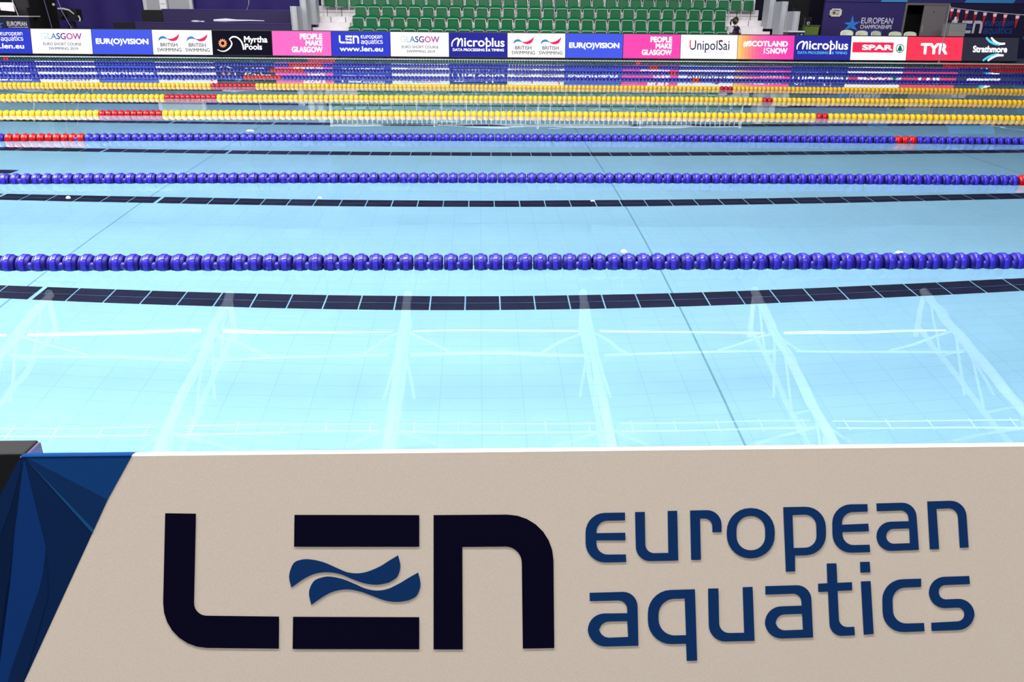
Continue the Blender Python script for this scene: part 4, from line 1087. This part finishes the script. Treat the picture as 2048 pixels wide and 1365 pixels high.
# ------------------------------------------------------------------ floodlights that glint in the water
m_flood = glow('flood_lens', (255, 252, 244), 26)
def flood(px, py, Y, r, label):
    d = ray(px, py); t = H / -d.z; c = EYE + d * t; d2 = Vector((d.x, d.y, -d.z)); p = c + d2 * ((Y - c.y) / d2.y)
    e = empty('floodlight', p, 0, label, 'floodlight', 'floodlights hung from the roof trusses')
    mb = MB(); mb.lathe_z([(.16, 0), (.16, r * .6), (.02, r * 1.08), (.0, r * 1.08)], 18); mb.build('housing', m_black, e)
    mb = MB(); mb.lathe_z([(-.0, r), (-.04, r * .7), (-.055, 0)], 18); mb.build('lens', m_flood, e)
    mb = MB(); mb.tube([(0, 0, .16), (0, 0, ZB(Y) - p.z)], .02, 6); mb.build('drop_rod', m_black, e)
flood(1248, 503, 26, .10, 'floodlight glinting as a white spot right of centre beyond the nearest rope')
flood(1798, 508, 26, .13, 'floodlight glinting as a white spot at the right beyond the nearest rope')
flood(640, 397, 27, .06, 'floodlight glinting on the second dark lane line, left of centre')
flood(1185, 399, 27, .07, 'floodlight glinting on the second dark lane line, right of centre')
flood(137, 400, 27, .07, 'floodlight glinting on the second dark lane line at the left')
flood(500, 262, 29, .13, 'floodlight glinting as a white spot beside the third blue rope')

# ------------------------------------------------------------------ person sitting beside the stand
def skin(name, verts, edges, radii, m, parent, sub=2):
    me = bpy.data.meshes.new(name); me.from_pydata(verts, edges, []); me.update()
    o = bpy.data.objects.new(name, me); COL.objects.link(o); o.parent = parent
    me.materials.append(m)
    o.modifiers.new('skin', 'SKIN').use_smooth_shade = True
    for v, r in zip(me.skin_vertices[0].data, radii): v.radius = r if isinstance(r, tuple) else (r, r)
    me.skin_vertices[0].data[0].use_root = True
    o.modifiers.new('sub', 'SUBSURF').levels = sub; o.modifiers['sub'].render_levels = sub
    return o
m_skin = mat('skin', (224, 168, 144), .5); m_hair = mat('dark_hair', (46, 26, 20), .5); m_vest = mat('navy_vest', (30, 20, 66), .7); m_slv = mat('pale_sleeve', (216, 206, 210), .7); m_cuff = mat('black_cuff', (14, 12, 18), .7)
pp = at(1474, 30, 29.0)
P = empty('person', (pp.x - .02, 29.0, DECK), .55, 'person in navy vest with pale sleeves, dark ponytail, sitting beside the stand looking right', 'person')
hh = pp.z - DECK                                          # crown of the head above the deck
k = hh - 1.40
body = skin('body', [(0, 0, .56 + k), (0, 0, .76 + k), (0, 0, .97 + k), (0, 0, 1.11 + k), (0, 0, 1.18 + k),
                     (-.17, 0, 1.06 + k), (-.22, -.03, .82 + k), (-.17, -.18, .66 + k), (-.14, -.24, .63 + k),
                     (.17, 0, 1.06 + k), (.22, -.03, .82 + k), (.17, -.18, .66 + k), (.14, -.24, .63 + k),
                     (-.1, -.08, .54 + k), (-.12, -.44, .53 + k), (-.12, -.46, .1), (-.12, -.60, .04),
                     (.1, -.08, .54 + k), (.12, -.44, .53 + k), (.12, -.46, .1), (.12, -.60, .04)],
            [(0, 1), (1, 2), (2, 3), (3, 4), (2, 5), (5, 6), (6, 7), (7, 8), (2, 9), (9, 10), (10, 11), (11, 12), (0, 13), (13, 14), (14, 15), (15, 16), (0, 17), (17, 18), (18, 19), (19, 20)],
            [(.12, .09), (.105, .08), (.115, .085), (.055, .055), (.05, .05), (.055, .055), (.042, .042), (.034, .034), (.03, .02), (.055, .055), (.042, .042), (.034, .034), (.03, .02),
             .085, .065, .045, .03, .085, .065, .045, .03], m_skin, P)
# head, turned towards the right
# the head is turned to the right: profile points are laid along its own facing direction
HF = Vector((math.sin(.95), -math.cos(.95), 0)); HS = Vector((math.cos(.95), math.sin(.95), 0)); HC = Vector((0, 0, 1.285 + k))
hp = lambda f, s_, z: HC + HF * f + HS * s_ + Vector((0, 0, z))
mb = MB()
nu, nv = 16, 12; vs = []
for j in range(nv + 1):
    t = PI * j / nv; z = .118 * math.cos(t)
    for i in range(nu):
        a = 2 * PI * i / nu; rr = math.sin(t)
        f, s_ = math.cos(a), math.sin(a)
        jaw = 1 - .25 * max(0, -z / .118)
        fx = .098 * rr * f * (1.0 if f > 0 else 1.02) - .01; sx_ = .076 * rr * s_ * jaw
        if f > .95 and -.03 < z < .01: fx += .018          # nose
        if f > .9 and z < -.07: fx += .012                  # chin
        if f > .9 and .005 < z < .03: fx -= .006            # eye hollow
        vs.append(hp(fx, sx_, z))
mb.add(vs, [(j * nu + i, j * nu + (i + 1) % nu, (j + 1) * nu + (i + 1) % nu, (j + 1) * nu + i) for j in range(nv) for i in range(nu)], 0, True)
for s_ in (-1, 1):
    mb.ball(hp(-.005, s_ * .077, -.005), .022, 8, 6, 0, .6, .6, 1.2)
    mb.ball(hp(.084, s_ * .03, .012), .011, 8, 6, 1)
mb.tube([hp(.094, -.02, -.052), hp(.097, 0, -.05), hp(.094, .02, -.052)], .006, 6, 2)
mb.build('head', [m_skin, mat('eye_dark', (30, 24, 26), .3), mat('lip', (176, 96, 92), .5)], P)
mb = MB(); vs = []; fs = []
nu, nv = 16, 8
for j in range(nv + 1):
    for i in range(nu):
        a = 2 * PI * i / nu; f, s_ = math.cos(a), math.sin(a)
        low = .25 if f > .55 else (-.45 if f > 0 else -.95)
        t = j / nv; zz = 1 - (1 - low) * t
        rr = math.sqrt(max(0, 1 - min(1, zz) ** 2))
        vs.append(hp(.110 * rr * f - .012, .088 * rr * s_, .128 * zz))
mb.add(vs, [(j * nu + i, j * nu + (i + 1) % nu, (j + 1) * nu + (i + 1) % nu, (j + 1) * nu + i) for j in range(nv) for i in range(nu)], 0, True)
mb.tube([hp(-.11, 0, .03), hp(-.16, 0, .01), hp(-.175, 0, -.07), hp(-.16, 0, -.17)], [.025, .035, .03, .008], 8)
mb.build('hair', m_hair, P)
skin('vest', [(0, 0, .55 + k), (0, 0, .78 + k), (0, 0, .99 + k), (0, 0, 1.075 + k), (-.12, 0, 1.05 + k), (.12, 0, 1.05 + k)], [(0, 1), (1, 2), (2, 3), (3, 4), (3, 5)], [(.19, .145), (.165, .13), (.175, .13), (.1, .085), (.075, .075), (.075, .075)], m_vest, P)
mb = MB(); mb.tube([(.058 * math.cos(t * PI / 8), .056 * math.sin(t * PI / 8) - .008, 1.135 + k) for t in range(17)], .016, 8); mb.build('collar', m_slv, P)
for s_ in (-1, 1):
    skin('sleeve', [(s_ * .1, 0, 1.05 + k), (s_ * .175, 0, 1.04 + k), (s_ * .215, -.02, .88 + k)], [(0, 1), (1, 2)], [.07, .068, .06], m_slv, P)
    mb = MB(); mb.tube([(s_ * .214, -.02, .885 + k), (s_ * .221, -.026, .855 + k)], .056, 12); mb.build('cuff', m_cuff, P)
    skin('trouser_leg', [(s_ * .1, -.04, .55 + k), (s_ * .12, -.44, .54 + k), (s_ * .12, -.46, .12)], [(0, 1), (1, 2)], [.1, .078, .062], m_vest, P)
    hand = Vector((s_ * .13, -.27, .625 + k))
    for q in range(4):
        skin('finger', [tuple(hand + Vector(((q - 1.5) * .019, 0, 0))), tuple(hand + Vector(((q - 1.5) * .02, -.045 + .004 * abs(q - 1), -.006))), tuple(hand + Vector(((q - 1.5) * .02, -.075 + .006 * abs(q - 1), -.022)))], [(0, 1), (1, 2)], [.009, .0085, .007], m_skin, body, 1)
    skin('thumb', [tuple(hand + Vector((-s_ * .03, .03, 0))), tuple(hand + Vector((-s_ * .05, 0, -.004))), tuple(hand + Vector((-s_ * .055, -.03, -.012)))], [(0, 1), (1, 2)], [.011, .0095, .008], m_skin, body, 1)
    mb = MB(); mb.ball((s_ * .12, -.53, .045), .05, 10, 6, 0, .9, 2.1, .85); mb.build('shoe', m_cuff, P)
e = empty('stool', (P.location.x, 29.0, DECK), .55, 'dark stool under the person sitting beside the stand', 'stool')
mb = MB(); mb.lathe_z([(.40 + k, 0), (.40 + k, .19), (.44 + k, .2), (.455 + k, .17), (.455 + k, 0)], 18); mb.build('seat', m_black, e)
for a in range(4):
    mb = MB(); mb.tube([(.12 * math.cos(a * PI / 2 + .8), .12 * math.sin(a * PI / 2 + .8), .4 + k), (.19 * math.cos(a * PI / 2 + .8), .19 * math.sin(a * PI / 2 + .8), 0)], .014, 6); mb.build('leg', m_black, e)
